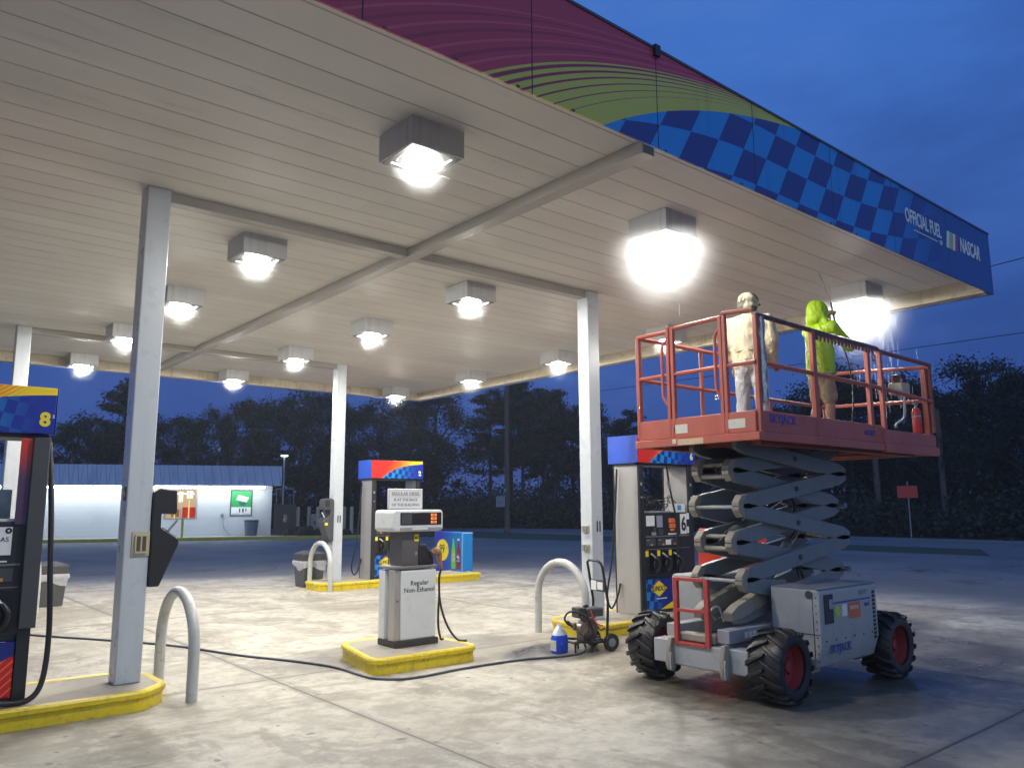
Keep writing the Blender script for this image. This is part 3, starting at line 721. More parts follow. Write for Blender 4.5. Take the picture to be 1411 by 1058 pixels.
# ------------------------------------------------------------------ trash cans
bagm = mat('clear_bag', (.75, .77, .8), .25, 0, .25, 30, .8, 25, alpha=.6)
def can(loc, label):
    x, y, z = loc
    r = thing('trash_can', label, 'trash can', loc, 'grey square trash cans')
    b = M(); s = .20; t_ = .235
    b.add([(x-s, y-s, z), (x+s, y-s, z), (x+s, y+s, z), (x-s, y+s, z), (x-t_, y-t_, z+.52), (x+t_, y-t_, z+.52), (x+t_, y+t_, z+.52), (x-t_, y+t_, z+.52)], [(3, 2, 1, 0), (4, 5, 6, 7), (0, 1, 5, 4), (1, 2, 6, 5), (2, 3, 7, 6), (3, 0, 4, 7)])
    b.build('bin', mat('bin_grey', (.07, .072, .078), .5, 0, .15), r, bevel=.015)
    l = M(); l.box(x-t_-.01, x+t_+.01, y-t_-.01, y+t_+.01, z+.521, z+.66); l.add([(x-t_-.01, y-t_-.01, z+.661), (x+t_+.01, y-t_-.01, z+.661), (x+t_+.01, y+t_+.01, z+.661), (x-t_-.01, y+t_+.01, z+.661), (x-.1, y-.1, z+.72), (x+.1, y-.1, z+.72), (x+.1, y+.1, z+.72), (x-.1, y+.1, z+.72)], [(3, 2, 1, 0), (4, 5, 6, 7), (0, 1, 5, 4), (1, 2, 6, 5), (2, 3, 7, 6), (3, 0, 4, 7)])
    l.build('lid', mat('lid_grey', (.05, .052, .056), .5), r, bevel=.012)
    rs = random.Random(int(x*10)); g = M(); n = 40; vs = []
    for ring, (zz, o) in enumerate(((.525, .012), (.47, .035), (.42, .02), (.37, .028))):
        for k in range(n):
            a = 2*pi*k/n; c, s_ = math.cos(a), math.sin(a); d = (t_-.02*ring*.5+o+rs.uniform(-.008, .012))/max(abs(c), abs(s_))
            vs.append((x+c*d, y+s_*d, z+zz+((.045*math.sin(k*.47+1)) if ring == 3 else 0)))
    g.add(vs, [(i*n+k, i*n+(k+1) % n, (i+1)*n+(k+1) % n, (i+1)*n+k) for i in range(3) for k in range(n)])
    g.build('bag_liner', bagm, r, smooth=60)
    return r
can((7.40, 15.35, 0), 'grey trash can with clear bag beside the far hoop bollard')
can((2.72, 15.35, 0), 'grey trash can behind the hose of pump number eight')

# ------------------------------------------------------------------ blue drinks display box
bxm = custom('box_blue', lambda t, p: (t.l.new(t.mix(t.ss(t.xyz(t.coord('Object'))[1], -.5, .4), lin(30, 120, 190), lin(50, 60, 170)).s, p.inputs['Base Color']), p.inputs['Roughness'].__setattr__('default_value', .35)))
x0, y0, y1 = 10.76, 14.62, 15.75
ad = thing('drinks_display', 'blue drinks display box with yellow price disc behind the white pump', 'display box', (x0+.15, (y0+y1)/2, 0))
M().box(x0, x0+.28, y0, y1, .02, 1.02).build('box', bxm, ad, bevel=.015)
M().box(x0-.004, x0-.001, y0+.02, y0+.035, .04, 1.0).box(x0-.002, x0+.28, y0-.004, y0-.001, .99, 1.01).build('edge_strip', mat('pale_blue', (.35, .55, .85), .4), ad)
M().lathe([(.245, -.003), (.245, -.001)], (x0, y0+.80, .60), 'x', 32).build('price_disc', yel, ad)
text('lettering', '99', .28, blackp, ad, (x0-.005, y0+.81, .62), '-X', sx=.75); text('lettering', 'c', .08, blackp, ad, (x0-.005, y0+.61, .66), '-X')
def bottle(yc, ma, lab2, cap2):
    b = M(); b.lathe([(.075, .2), (.08, .24), (.078, .42), (.07, .5), (.078, .6), (.03, .76), (.028, .84)], (x0-.002, yc, 0), 'z', 16)
    for i in range(len(b.v)): v = b.v[i]; b.v[i] = (x0-.0015-(.004 if (v[0]-x0) < 0 else 0), v[1], v[2])
    o = b.build('bottle_picture', ma, ad); 
    M().box(x0-.009, x0-.006, yc-.07, yc+.07, .36, .54).build('bottle_label', lab2, o)
    M().box(x0-.009, x0-.006, yc-.03, yc+.03, .83, .87).build('bottle_cap', cap2, o)
bottle(y0+.36, mat('soda_green', (.15, .5, .08), .3, 0, .4, 20), mat('soda_glabel', (.35, .5, .2), .4, 0, .6, 20), mat('soda_green', (0, 0, 0)))
bottle(y0+.16, mat('soda_brown', (.22, .03, .03), .3), bluep, whitep)
M().lathe([(.055, -.013), (.055, -.010)], (x0, y0+.16, .47), 'x', 20).build('logo_disc', redp, ad)
M().prism([(y0+.125, .455), (y0+.20, .49), (y0+.215, .475), (y0+.16, .45), (y0+.13, .42)], 'x', x0-.016, x0-.0135).build('logo_swirl', whitep, ad)
text('lettering', 'pepsi', .05, whitep, ad, (x0-.0095, y0+.16, .385), '-X'); 

# orange and red drinks cabinet behind the lift
oc = thing('drinks_cabinet', 'orange and red drinks cabinet standing behind the scissor arms', 'cabinet', (10.45, 7.45, .15))
def orf(t, p):
    y_ = t.xyz(t.coord('Object'))[2]
    c = t.mix(t.ss(y_+(t.noise(t.coord('Object'), 3, 2)-.5)*.2, .2, 1.0), lin(230, 84, 34), lin(205, 44, 40))
    t.l.new(c.s, p.inputs['Base Color']); p.inputs['Roughness'].default_value = .35
M().box(9.9, 11.0, 7.02, 7.5, .152, 1.22).build('body', custom('cabinet_orange', orf), oc, bevel=.01)
M().box(9.905, 10.995, 7.05, 7.48, 1.221, 1.25).build('lid', redp, oc, bevel=.01)
M().box(10.45, 10.98, 7.012, 7.019, .2, 1.19).build('front_panel', redp, oc, bevel=.002)
text('lettering', 'Coca-Cola', .2, whitep, oc, (10.72, 7.01, .95), sx=.8, shear=.3, bold=.004)

# ------------------------------------------------------------------ hose, jug, washer
def onground(pts, r, name, ma, label, cat, z=None):
    m = M(); m.tube(spline([(a, b, (r if len(q) == 0 else q[0])) for a, b, *q in pts], 8), r, 8)
    o = m.build(name, ma, org=(pts[0][0], pts[0][1], 0), smooth=60); return tag(o, label, cat)
onground([(-.5, 14.5), (.8, 13.3), (1.69, 12.36), (2.07, 11.71), (2.67, 10.68), (3.1, 9.84), (3.45, 8.74), (3.75, 8.05), (3.92, 7.5), (3.93, 7.0), (3.97, 6.74), (4.23, 6.54), (4.87, 6.58), (5.59, 6.54), (6.07, 6.40), (6.38, 6.42, .02), (6.52, 6.56, .08), (6.50, 6.68, .22), (6.42, 6.72, .31)], .0125, 'water_hose', mat('hose_blue', (.07, .08, .11), .45, 0, .4, 3), 'long dark water hose snaking across the concrete to the washer', 'hose')
wz = thing('pressure_washer', 'petrol pressure washer on small wheels with black loop handle', 'pressure washer', (6.6, 6.6, 0))
ang = math.radians(-12)
fx = M()   # local axes: X along machine (wheels at +X), Y depth
def WQ(mm, name, ma, parent=wz, **k):
    R_ = Matrix.Translation((6.52, 6.52, 0)) @ Matrix.Rotation(ang, 4, 'Z') @ Matrix.Scale(1.06, 4)
    mm.xf(R_); return mm.build(name, ma, parent, **k)
f = M()
for s in (-.13, .13):
    f.tube(spline([(-.2, s, .1), (-.2, s, .12), (0, s, .1), (.2, s, .1)], 3), .012, 8)
f.tube([(-.2, -.13, .1), (-.2, .13, .1)], .012, 8); f.tube([(.0, -.13, .1), (.0, .13, .1)], .012, 8)
f.box(-.1, .14, -.11, .11, .11, .125); f.cyl((-.02, -.13, .1), (-.02, -.13, .0), .012, 8); f.cyl((-.02, .13, .1), (-.02, .13, .0), .012, 8)
f.cyl((-.2, -.1, .1), (-.2, -.1, .0), .012, 8); f.cyl((-.2, .1, .1), (-.2, .1, .0), .012, 8)
WQ(f, 'frame', black, smooth=60)
f = M()
f.tube([(.17, -.14, .1), (.19, -.14, .5), (.13, -.14, .86), (.115, -.13, .90), (.11, -.08, .925), (.11, .08, .925), (.115, .13, .90), (.13, .14, .86), (.19, .14, .5), (.17, .14, .1)], .0145, 8)
WQ(f, 'handle', black, smooth=60)
WQ(M().box(.15, .165, -.13, .13, .60, .72), 'handle_plate', dkgrey, bevel=.004)
WQ(M().box(.145, .1495, -.11, -.01, .62, .70).box(.145, .1495, .01, .11, .61, .71), 'plate_sticker', whitep)
for s in (-1, 1):
    w_ = M(); w_.lathe([(.05, -.02), (.085, -.022), (.092, -.01), (.092, .01), (.085, .022), (.05, .02)], (.2, s*.17, .092), 'y', 24); wo = WQ(w_, 'wheel', rubber)
    WQ(M().lathe([(.012, -.028), (.045, -.02), (.048, .0), (.045, .02), (.012, .028)], (.2, s*.17, .092), 'y', 16), 'rim', mat('rim_bluegrey', (.2, .25, .3), .4, .4), wo)
WQ(M().cyl((.2, -.15, .092), (.2, .15, .092), .008), 'axle', black)
WQ(M().lathe([(.085, -.1), (.095, -.08), (.095, .04), (.07, .06)], (0.0, 0, .25), 'y', 18).box(-.08, .08, -.08, .06, .125, .2), 'engine_block', mat('engine_metal', (.16, .13, .12), .4, .7, .5, 30, .6, 40), bevel=.004)
e = M(); e.box(-.05, .17, -.09, .09, .35, .44); WQ(e, 'fuel_tank', dkgrey, bevel=.02, seg=3)
WQ(M().box(-.15, -.052, -.1, .05, .345, .45), 'air_filter', mat('filter_black', (.03, .03, .03), .4), bevel=.012)
WQ(M().lathe([(.03, 0), (.03, .025), (.02, .03)], (.0, 0, .44), 'z', 14), 'fuel_cap', black)
e = M(); e.cyl((-.1, -.12, .25), (-.1, .05, .25), .05, 14); e.cyl((-.17, 0, .26), (-.05, 0, .26), .035, 12); WQ(e, 'pump_head', mat('pump_brass', (.3, .24, .2), .35, .8, .4, 30))
e = M(); e.tube(spline([(-.02, -.12, .42), (.03, -.14, .30), (.12, -.14, .26)], 5), .008, 6); WQ(e, 'red_lever', redp, smooth=60)
rs = random.Random(5); e = M()
for i in range(14):
    a = Vector((rs.uniform(-.13, .13), rs.uniform(-.12, -.08), rs.uniform(.14, .38))); e.beam(a, a+Vector((rs.uniform(-.06, .06), rs.uniform(-.02, .02), rs.uniform(-.05, .05))), .014, .02)
WQ(e, 'engine_details', mat('engine_bits', (.2, .18, .17), .35, .8, .6, 50), bevel=.002)
e = M(); e.tube(spline([(-.18, -.02, .26), (-.26, -.04, .30), (-.30, -.06, .36), (-.24, -.08, .42), (-.1, -.13, .38), (-.02, -.15, .24), (-.03, -.15, .1)], 8), .011, 8)
WQ(e, 'pressure_hose', hosem, smooth=60)
jg = thing('detergent_jug', 'blue detergent jug with white cap beside the pressure washer', 'jug', (6.2, 6.62, 0))
jm = mat('jug_blue', (.02, .08, .62), .25, 0, .1); jc = (6.2, 6.62)
def rrect(w, d, z): 
    return [(jc[0]+w*a, jc[1]+d*b, z) for a, b in ((-1, -.7), (-.7, -1), (.7, -1), (1, -.7), (1, .7), (.7, 1), (-.7, 1), (-1, .7))]
def loft(rings, m=None):
    m = m or M(); n = len(rings[0]); m.add([p for q in rings for p in q], [(i*n+k, i*n+(k+1) % n, (i+1)*n+(k+1) % n, (i+1)*n+k) for i in range(len(rings)-1) for k in range(n)]+[tuple(range(n-1, -1, -1)), tuple(range((len(rings)-1)*n, len(rings)*n))]); return m
loft([rrect(.085, .055, 0), rrect(.09, .06, .02), rrect(.09, .06, .15), rrect(.08, .052, .19)]).build('body', jm, jg, smooth=50)
loft([rrect(.0795, .0515, .1905), rrect(.06, .04, .235), rrect(.03, .025, .27), rrect(.022, .022, .285), rrect(.022, .022, .305)]).build('neck', mat('jug_clear', (.55, .62, .75), .2, 0, .3, 20), jg, smooth=50)
M().box(jc[0]-.093, jc[0]-.0905, jc[1]-.045, jc[1]+.045, .03, .14).build('label', mat('jug_label', (.55, .6, .5), .5, 0, .7, 30), jg)

# ------------------------------------------------------------------ scissor lift
lf = thing('scissor_lift', 'red and grey rough terrain scissor lift raised under the canopy', 'scissor lift', (6.9, 4.38, 0))
def tyre(cx, cy, steer, face):
    """axis along Y; face=-1 outer side at -Y"""
    R_, w = .335, .165
    mt = Matrix.Translation((cx, cy, .30)) @ Matrix.Rotation(math.radians(steer), 4, 'Z') @ Matrix.Scale(.895, 4)
    t_ = M(); t_.lathe([(.20, -w*.9), (.25, -w), (.28, -w*.97), (.298, -w*.75), (.303, -.05), (.303, .05), (.298, w*.75), (.285, w*.97), (.25, w), (.20, w*.9), (.20, 0), (.20, -w*.9)], (0, 0, 0), 'y', 40, False)
    n = 15
    for k in range(n):
        for s in (-1, 1):
            a0 = 2*pi*(k+(.5 if s > 0 else 0))/n
            segs = 5; vs = []
            for i in range(segs+1):
                u = i/segs; yy = s*(-.012+u*(w*1.04+.012)); aa = a0+u*.30*1.0
                rr = .338-(.004 if u < .7 else .024*(u-.7)/.3)
                hw = .050+.022*u
                for da in (-hw, hw):
                    vs.append((rr*math.cos(aa+da), yy, rr*math.sin(aa+da)))
                for da in (-hw*1.25, hw*1.25):
                    vs.append((.286*math.cos(aa+da), yy*.99, .286*math.sin(aa+da)))
            fs = []
            for i in range(segs):
                b = i*4; c = b+4
                fs += [(b, b+1, c+1, c), (b+2, b, c, c+2), (b+1, b+3, c+3, c+1)]
            fs += [(0, 2, 3, 1), (segs*4, segs*4+1, segs*4+3, segs*4+2)]
            t_.add(vs, fs)
    t_.xf(mt); to = t_.build('wheel', rubber, lf, bevel=.005, smooth=40)
    r_ = M(); f = face
    r_.lathe([(.215, f*.148), (.225, f*.152), (.218, f*.138), (.20, f*.12), (.185, f*.03), (.10, f*.02), (.095, f*.05), (.05, f*.055), (.045, f*.085), (.002, f*.087)], (0, 0, 0), 'y', 36, False)
    r_.lathe([(.215, -f*.148), (.20, -f*.12), (.185, -f*.0), (.1, -f*.0), (.002, -f*.001)], (0, 0, 0), 'y', 36, False)
    r_.xf(mt); r_.build('rim', rimred, to, smooth=30)
    bl = M()
    for k in range(6):
        a = 2*pi*k/6; bl.lathe([(.012, f*.055), (.012, f*.068), (.001, f*.069)], (.074*math.cos(a), 0, .074*math.sin(a)), 'y', 6)
    bl.xf(mt); bl.build('wheel_nuts', mat('nut_dark', (.08, .04, .04), .4, .5), to)
tyre(6.0, 3.77, 2, -1); tyre(6.06, 5.12, 3, 1); tyre(7.68, 3.68, 0, -1); tyre(7.68, 5.10, 0, 1)
# chassis
M().box(5.86, 7.85, 4.13, 4.82, .27, .43).build('chassis', liftgrey, lf, bevel=.01)
M().box(5.72, 5.858, 4.10, 4.64, .22, .42).build('front_bumper', liftgrey, lf, bevel=.012)
for ya, yb2 in ((4.66, 4.88), (3.90, 4.08)): M().box(5.74, 5.90, ya, yb2, .22, .42).build('axle_end', liftgrey, lf, bevel=.01)
M().box(7.60, 7.76, 3.9, 4.9, .24, .38).build('rear_axle', dkgrey, lf, bevel=.01)
for yy in (4.65, 4.09):
    b = M(); b.prism([(5.64, .24), (5.66, .18), (5.72, .16), (5.74, .2), (5.74, .45), (5.68, .45), (5.655, .36)], 'y', yy-.022, yy+.022); b.build('steering_bracket', tan, lf, bevel=.008)
    e = M(); e.tube([(5.655, yy-.03, .19), (5.645, yy-.03, .3), (5.66, yy-.03, .33), (5.67, yy-.03, .3), (5.68, yy-.03, .2)], .008, 6, closed=True); e.build('tie_down_ring', liftgrey, lf, smooth=60)
M().box(5.76, 7.9, 4.08, 4.20, .45, .56).build('frame_rail', mat('frame_lilac', (.30, .29, .33), .45, 0, .15, 6), lf, bevel=.006)
M().box(5.76, 7.9, 4.62, 4.74, .45, .56).build('frame_rail', liftgrey, lf, bevel=.006)
M().box(5.745, 5.86, 4.22, 4.6, .432, .50).build('pivot_block', tan, lf, bevel=.012)
for i, a in enumerate((5.98, 6.04, 6.10)):
    M().box(a, a+.045, 4.076, 4.0795, .48, .53).build('decal', whitep, lf)
# ladder frame at the front
ld = M()
for yy in (4.59, 4.26): ld.box(5.70, 5.74, yy-.022, yy+.022, .40, .97)
for zz in (.40, .68, .945): ld.box(5.70, 5.74, 4.2825, 4.5675, zz, zz+.028)
ld.build('entry_ladder', mat('ladder_red', (.42, .05, .045), .42, 0, .15, 6, dirt=.3, dirtcol=(.5, .25, .2)), lf, bevel=.004)
# engine boxes on both sides
def cab(y0, y1, near):
    x0, x1 = 6.37, 7.38
    s = -1 if near else 1
    prof = [(y0, .42), (y0+.0, .86), (y0+.02, .885), (y1, .885), (y1, .42), (y1-.02, .28), (y0+.06, .24)] if near else [(y0, .36), (y0, .93), (y1-.02, .93), (y1, .90), (y1, .36)]
    m = M(); m.prism(prof, 'x', x0, x1); return m.build('engine_box' if near else 'battery_box', liftgrey, lf, bevel=.014, seg=3)
eb = cab(3.60, 4.06, True); cab(4.80, 5.16, False)
M().box(6.372, 7.378, 3.602, 4.05, .886, .893).build('lid', mat('lid_dark', (.22, .23, .24), .5, 0, .1), eb, bevel=.004)
M().box(6.366, 6.3695, 3.604, 4.055, .515, .519).box(6.366, 6.3695, 3.66, 3.664, .30, .86).build('panel_seam', blackp, eb)
M().lathe([(.035, -.004), (.035, -.001)], (6.37, 3.69, .84), 'x', 20).build('hole_ring', dkgrey, eb)
yf_ = 3.6
M().box(6.44, 6.58, yf_-.012, yf_-.001, .60, .84).build('lock_recess', mat('recess', (.02, .03, .045), .4), eb, bevel=.004)
M().box(6.50, 6.56, yf_-.02, yf_-.0125, .72, .80).build('latch', greyp, eb, bevel=.003)
M().box(6.58, 7.25, yf_-.004, yf_-.001, .755, .768).build('blue_stripe', bluep, eb)
M().lathe([(.045, -.004), (.045, -.001)], (6.66, yf_, .69), 'y', 20).build('yellow_decal', mat('decal_yellow', (.45, .6, .05), .5), eb)
M().box(6.74, 6.82, yf_-.004, yf_-.001, .64, .74).build('white_decal', whitep, eb)
oo = M().box(6.85, 7.06, yf_-.004, yf_-.001, .61, .745).build('orange_decal', mat('decal_orange', (.62, .16, .07), .5), eb)
text('lettering', 'RENTAL', .04, whitep, oo, (6.955, yf_-.005, .70)); text('lettering', 'SJ6832', .06, greyp, eb, (7.12, yf_-.003, .82)); text('lettering', '4x4', .06, bluep, eb, (7.18, yf_-.003, .71))
text('lettering', 'SKYJACK', .10, bluep, eb, (6.68, yf_-.003, .385), shear=.1, sx=.9, bold=.001)
v_ = M()
for i in range(12): v_.box(7.29, 7.335, yf_-.004, yf_-.001, .40+i*.036, .424+i*.036)
v_.build('vent_slots', blackp, eb)
M().box(7.383, 7.42, 3.64, 4.0, .36, .86).build('rear_cover', mat('rear_blue', (.03, .06, .14), .4), eb, bevel=.006)
M().box(6.35, 6.5, 3.7, 3.85, .20, .26).build('step_plate', tan, lf, bevel=.004); M().box(7.1, 7.5, 3.7, 4.1, .22, .279).build('under_box', dkgrey, lf)
# scissor stack
XLj, XRj = 6.08, 7.84
zj = [.60, .95, 1.27, 1.59, 1.91, 2.16]
def armp(xa, za, xb, zb_, y, t_=.052, hh=.14, name='scissor_arm', ma=armgrey):
    """flat hexagon-ended arm from (xa,za) to (xb,zb)"""
    d = Vector((xb-xa, zb_-za)); Lh = d.length; d.normalize(); nn = Vector((-d.y, d.x)); h = hh/2
    pts = [(-.07, -h*.55), (.06, -h), (Lh*.5, -h*1.05), (Lh-.06, -h), (Lh+.07, -h*.55), (Lh+.07, h*.55), (Lh-.06, h), (Lh*.5, h*1.05), (.06, h), (-.07, h*.55)]
    poly = [(xa+d.x*u+nn.x*w, za+d.y*u+nn.y*w) for u, w in pts]
    m = M(); m.prism(poly, 'y', y-t_/2, y+t_/2); return m.build(name, ma, lf, bevel=.007)
CY = 4.37
def pair(k, left_k, inner):
    pass
for k in range(5):
    z0_, z1_ = zj[k], zj[k+1]
    # arm A: left bottom -> right top ; arm B: right bottom -> left top
    for s in (-1, 1):
        innA = (k % 2 == 1) if True else 0   # left joint k
        innB = ((k+1) % 2 == 1)
        offs = {False: .235, True: .165}
        # joints alternate: left joint k is inner when (k even) except base
        la = offs[k % 2 == 0]; lb = offs[(k+1) % 2 == 0]
        xl = XLj+(.0 if k % 2 == 0 else .03); xl2 = XLj+(.0 if (k+1) % 2 == 0 else .03)
        armp(xl, z0_+.03, XRj+(.05 if k % 2 else 0), z1_-.03, CY+s*la)
        armp(xl2, z1_-.03, XRj+(.0 if k % 2 else 0.05), z0_+.03, CY+s*lb)
for k in range(1, 5):
    inn = k % 2 == 0; off = .165 if inn else .235; xl = XLj+(.0 if inn else .03)
    for s in (-1, 1):
        b = M(); y = CY+s*off
        b.prism([(xl-.10, zj[k]-.035), (xl-.10, zj[k]+.035), (xl-.035, zj[k]+.10), (xl+.03, zj[k]+.10), (xl-.02, zj[k]), (xl+.0, zj[k]-.10), (xl-.045, zj[k]-.10)], 'y', y-.036, y+.036)
        b.build('arm_bracket', tan, lf, bevel=.006)
        sl = M().box(xl-.104, xl-.1005, y-.034, y+.034, zj[k]-.003, zj[k]+.003); sl.build('bracket_gap', blackp, lf)
        M().cyl((XRj+.04, y-.04, zj[k]), (XRj+.04, y+.04, zj[k]), .03, 14).build('pivot_pin', chrome, lf)
        M().cyl(((XLj+XRj)/2+.02, CY+s*.275, (zj[k]+zj[k+1])/2), ((XLj+XRj)/2+.02, CY+s*.15, (zj[k]+zj[k+1])/2), .024, 14).build('pivot_pin', dkgrey, lf)
    tl_ = [((xl-.03, zj[k]-.055), .022), ((xl, zj[k]+.05), .02)] if inn else [((xl-.06, zj[k]-.01), .017)]
    tl_.append(((XRj+.03, zj[k]), .02))
    for (tx, tz), tr_ in tl_: M().cyl((tx, CY-off, tz), (tx, CY+off, tz), tr_, 12).build('cross_tube', greyp if not inn else tan, lf, smooth=60)
    t_ = M(); t_.cyl(((XLj+XRj)/2, CY-.20, (zj[k]+zj[k+1])/2), ((XLj+XRj)/2, CY+.20, (zj[k]+zj[k+1])/2), .035, 12); t_.build('cross_tube', armgrey, lf, smooth=60)
cy_ = M(); cy_.cyl((6.4, CY, .62), (7.2, CY, 1.2), .055, 14); cy_.build('lift_cylinder', armgrey, lf)
M().cyl((7.2, CY, 1.2), (7.45, CY, 1.38), .03, 12).build('cylinder_rod', chrome, lf)
cy_ = M(); cy_.cyl((6.3, CY+.1, 1.3), (7.0, CY+.1, 1.55), .045, 14); cy_.build('lift_cylinder', armgrey, lf)
M().cyl((7.0, CY+.1, 1.55), (7.35, CY+.1, 1.68), .025, 12).build('cylinder_rod', chrome, lf)
for k, zz in ((2, 1.27), (4, 1.91)):
    rs = random.Random(k); m = M()
    for i in range(4):
        pts = [(6.10, CY-.12+rs.uniform(-.02, .02), zz+.07)]
        pts += [(6.05+rs.uniform(-.03, .03), CY-.05+rs.uniform(-.06, .1), zz+.02+rs.uniform(-.05, .05)), (6.10, CY-.1+rs.uniform(-.03, .03), zz-.06), (6.3, CY-.1, zz-.1)]
        m.tube(spline(pts, 6), .009, 6)
    m.build('hydraulic_hose', hosem, lf, smooth=60)
m = M(); m.tube(spline([(5.8, 4.3, .55), (5.85, 4.33, .68), (5.93, 4.3, .72), (5.96, 4.27, .6)], 6), .01, 6); m.tube(spline([(5.82, 4.36, .55), (5.9, 4.4, .66), (6.0, 4.38, .6)], 6), .01, 6)
m.build('hydraulic_hose', greyp, lf, smooth=60)
armp(6.0, .66, 6.75, .86, CY-.16, .09, .13, 'base_arm', tan); armp(6.0, .66, 6.75, .86, CY+.16, .09, .13, 'base_arm', tan)
for i in range(9): M().lathe([(.007, -.005), (.005, -.001)], (6.37, 3.63, .30+i*.065), 'x', 8).build('rivet', dkgrey, eb)
for i in range(6): M().lathe([(.008, -.006), (.006, -.001)], (6.45+i*.16, 3.6, .46), 'y', 8).build('bolt', dkgrey, eb)
for q_ in range(3):
    rs = random.Random(40+q_); pts = []
    for k in range(5): pts += [(6.35+.1*q_, CY-.1+rs.uniform(-.03, .03), zj[k]+.05), (6.85+rs.uniform(-.1, .1), CY-.08+rs.uniform(-.04, .04), (zj[k]+zj[k+1])/2), (7.3+rs.uniform(-.08, .08), CY-.05, zj[k]+.22)] if k % 2 == 0 else [(7.2, CY-.05, zj[k]+.1), (6.6, CY-.1, zj[k]+.2)]
    M().tube(spline(pts, 5), .008, 6).build('hydraulic_hose', hosem, lf, smooth=60)
# platform
PX0, PX1, PY0, PY1 = 5.76, 9.22, 3.69, 4.98
PB, PT, PR = 2.13, 2.38, 3.20; XS = 7.93
M().box(PX0+.03, PX1-.03, PY0+.03, PY1-.03, 2.20, 2.25).build('deck', mat('deck_metal', (.2, .13, .12), .5, .3, .3, 6), lf)
m = M(); m.box(PX0+.2, PX1-.3, PY0+.12, PY0+.2, 2.11, 2.199).box(PX0+.2, PX1-.3, PY1-.2, PY1-.12, 2.11, 2.199)
for a in (6.2, 6.8, 7.4, 8.0, 8.6): m.box(a, a+.05, PY0+.201, PY1-.201, 2.13, 2.199)
m.build('deck_frame', mat('under_red', (.25, .06, .045), .5, 0, .2), lf, bevel=.004)
def side(name, f, **k): f.build(name, liftred, lf, bevel=.006, **k)
side('side_panel', M().box(PX0, XS, PY0-.015, PY0+.01, PB+.07, PT).box(PX0-.005, XS, PY0-.035, PY0+.005, PB, PB+.069))
side('side_panel', M().box(XS+.03, PX1, PY0+.005, PY0+.03, PB+.08, PT-.03).box(XS+.03, PX1+.01, PY0-.02, PY0+.025, PB-.01, PB+.079))
side('side_panel', M().box(PX0, PX1, PY1-.01, PY1+.015, PB, PT))
side('end_panel', M().box(PX0-.03, PX0-.001, PY0+.012, PY1-.012, PB+.07, PT).box(PX0-.05, PX0-.001, PY0-.03, PY1+.02, PB, PB+.069))
side('end_panel', M().box(PX1+.001, PX1+.03, PY0+.04, PY1-.012, PB, PT))
side('panel_joint', M().box(XS-.02, XS+.02, PY0-.045, PY0-.036, PB-.01, PT+.01))
st = M(); y_ = PY0-.037
for bb in ((PX0-.054, PX0-.0505, 4.52, 4.56, PB+.02, PB+.06), (PX0-.034, PX0-.0305, 4.40, 4.55, PB+.11, PB+.19), (PX0-.034, PX0-.0305, 3.80, 3.97, PB+.11, PB+.19)): M().box(*bb).build('warning_sticker', mat('old_sticker', (.6, .58, .5), .5, 0, .2, 30), lf)
M().box(PX0-.054, PX0-.0505, 4.22, 4.5, PB+.003, PB+.055).build('warning_sticker', mat('sticker_tan', (.55, .42, .28), .5, 0, .3, 30), lf)
text('lettering', 'SKYJACK', .10, bluep, lf, (6.10, PY0-.017, 2.315), bold=.002, sx=1.05); text('lettering', '6832RT', .07, bluep, lf, (7.65, PY0-.017, 2.29), bold=.001)
R1 = .021
def rails(name, paths, r=R1, ma=liftred):
    for p in paths: M().tube(p, r, 10).build(name, ma, lf, smooth=60)
zt, zm = PR, 2.79
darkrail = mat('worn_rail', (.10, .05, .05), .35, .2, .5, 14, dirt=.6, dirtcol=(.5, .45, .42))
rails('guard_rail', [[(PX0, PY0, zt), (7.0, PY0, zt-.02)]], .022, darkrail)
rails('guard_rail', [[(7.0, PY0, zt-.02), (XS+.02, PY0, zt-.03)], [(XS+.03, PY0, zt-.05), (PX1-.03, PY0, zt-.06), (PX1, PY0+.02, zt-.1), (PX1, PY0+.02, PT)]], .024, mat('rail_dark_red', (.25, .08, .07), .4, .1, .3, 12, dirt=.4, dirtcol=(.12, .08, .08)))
rails('guard_rail', [[(PX0, PY0, zm), (XS, PY0, zm-.02), (PX1, PY0+.02, zm-.06)]])
rails('guard_rail', [[(PX0, PY1, zt), (PX1, PY1, zt)], [(PX0, PY1, zm), (PX1, PY1, zm)], [(PX0+.02, PY1, zt), (PX0+.02, PY1, PT)], [(6.75, PY1, zt), (6.75, PY1, PT)], [(7.9, PY1, zt), (7.9, PY1, PT)], [(8.02, PY1, zm), (8.02, PY1, PT)], [(PX1, PY1, zt), (PX1, PY1, PT)]])
rails('guard_rail', [[(PX1, PY0+.02, zt-.08), (PX1, PY1, zt)], [(PX1, PY0+.02, zm-.05), (PX1, PY1, zm)]])
for bb in ((PX0-.005, PX0+.04, PY0-.022, PY0+.018, PT-.2, zt-.01), (6.655, 6.715, PY0-.022, PY0+.018, PT-.2, zt-.01), (7.68, 7.735, PY0-.03, PY0+.01, PT-.03, zt-.04), (7.95, 8.0, PY0-.03, PY0+.01, PT-.03, zt-.06), (PX0-.03, PX0+.005, PY1-.03, PY1+.01, PB+.1, zt), (PX1-.05, PX1, PY0+.045, PY0+.10, PT-.05, zt-.1)):
    M().box(*bb).build('rail_post', liftred, lf, bevel=.005)
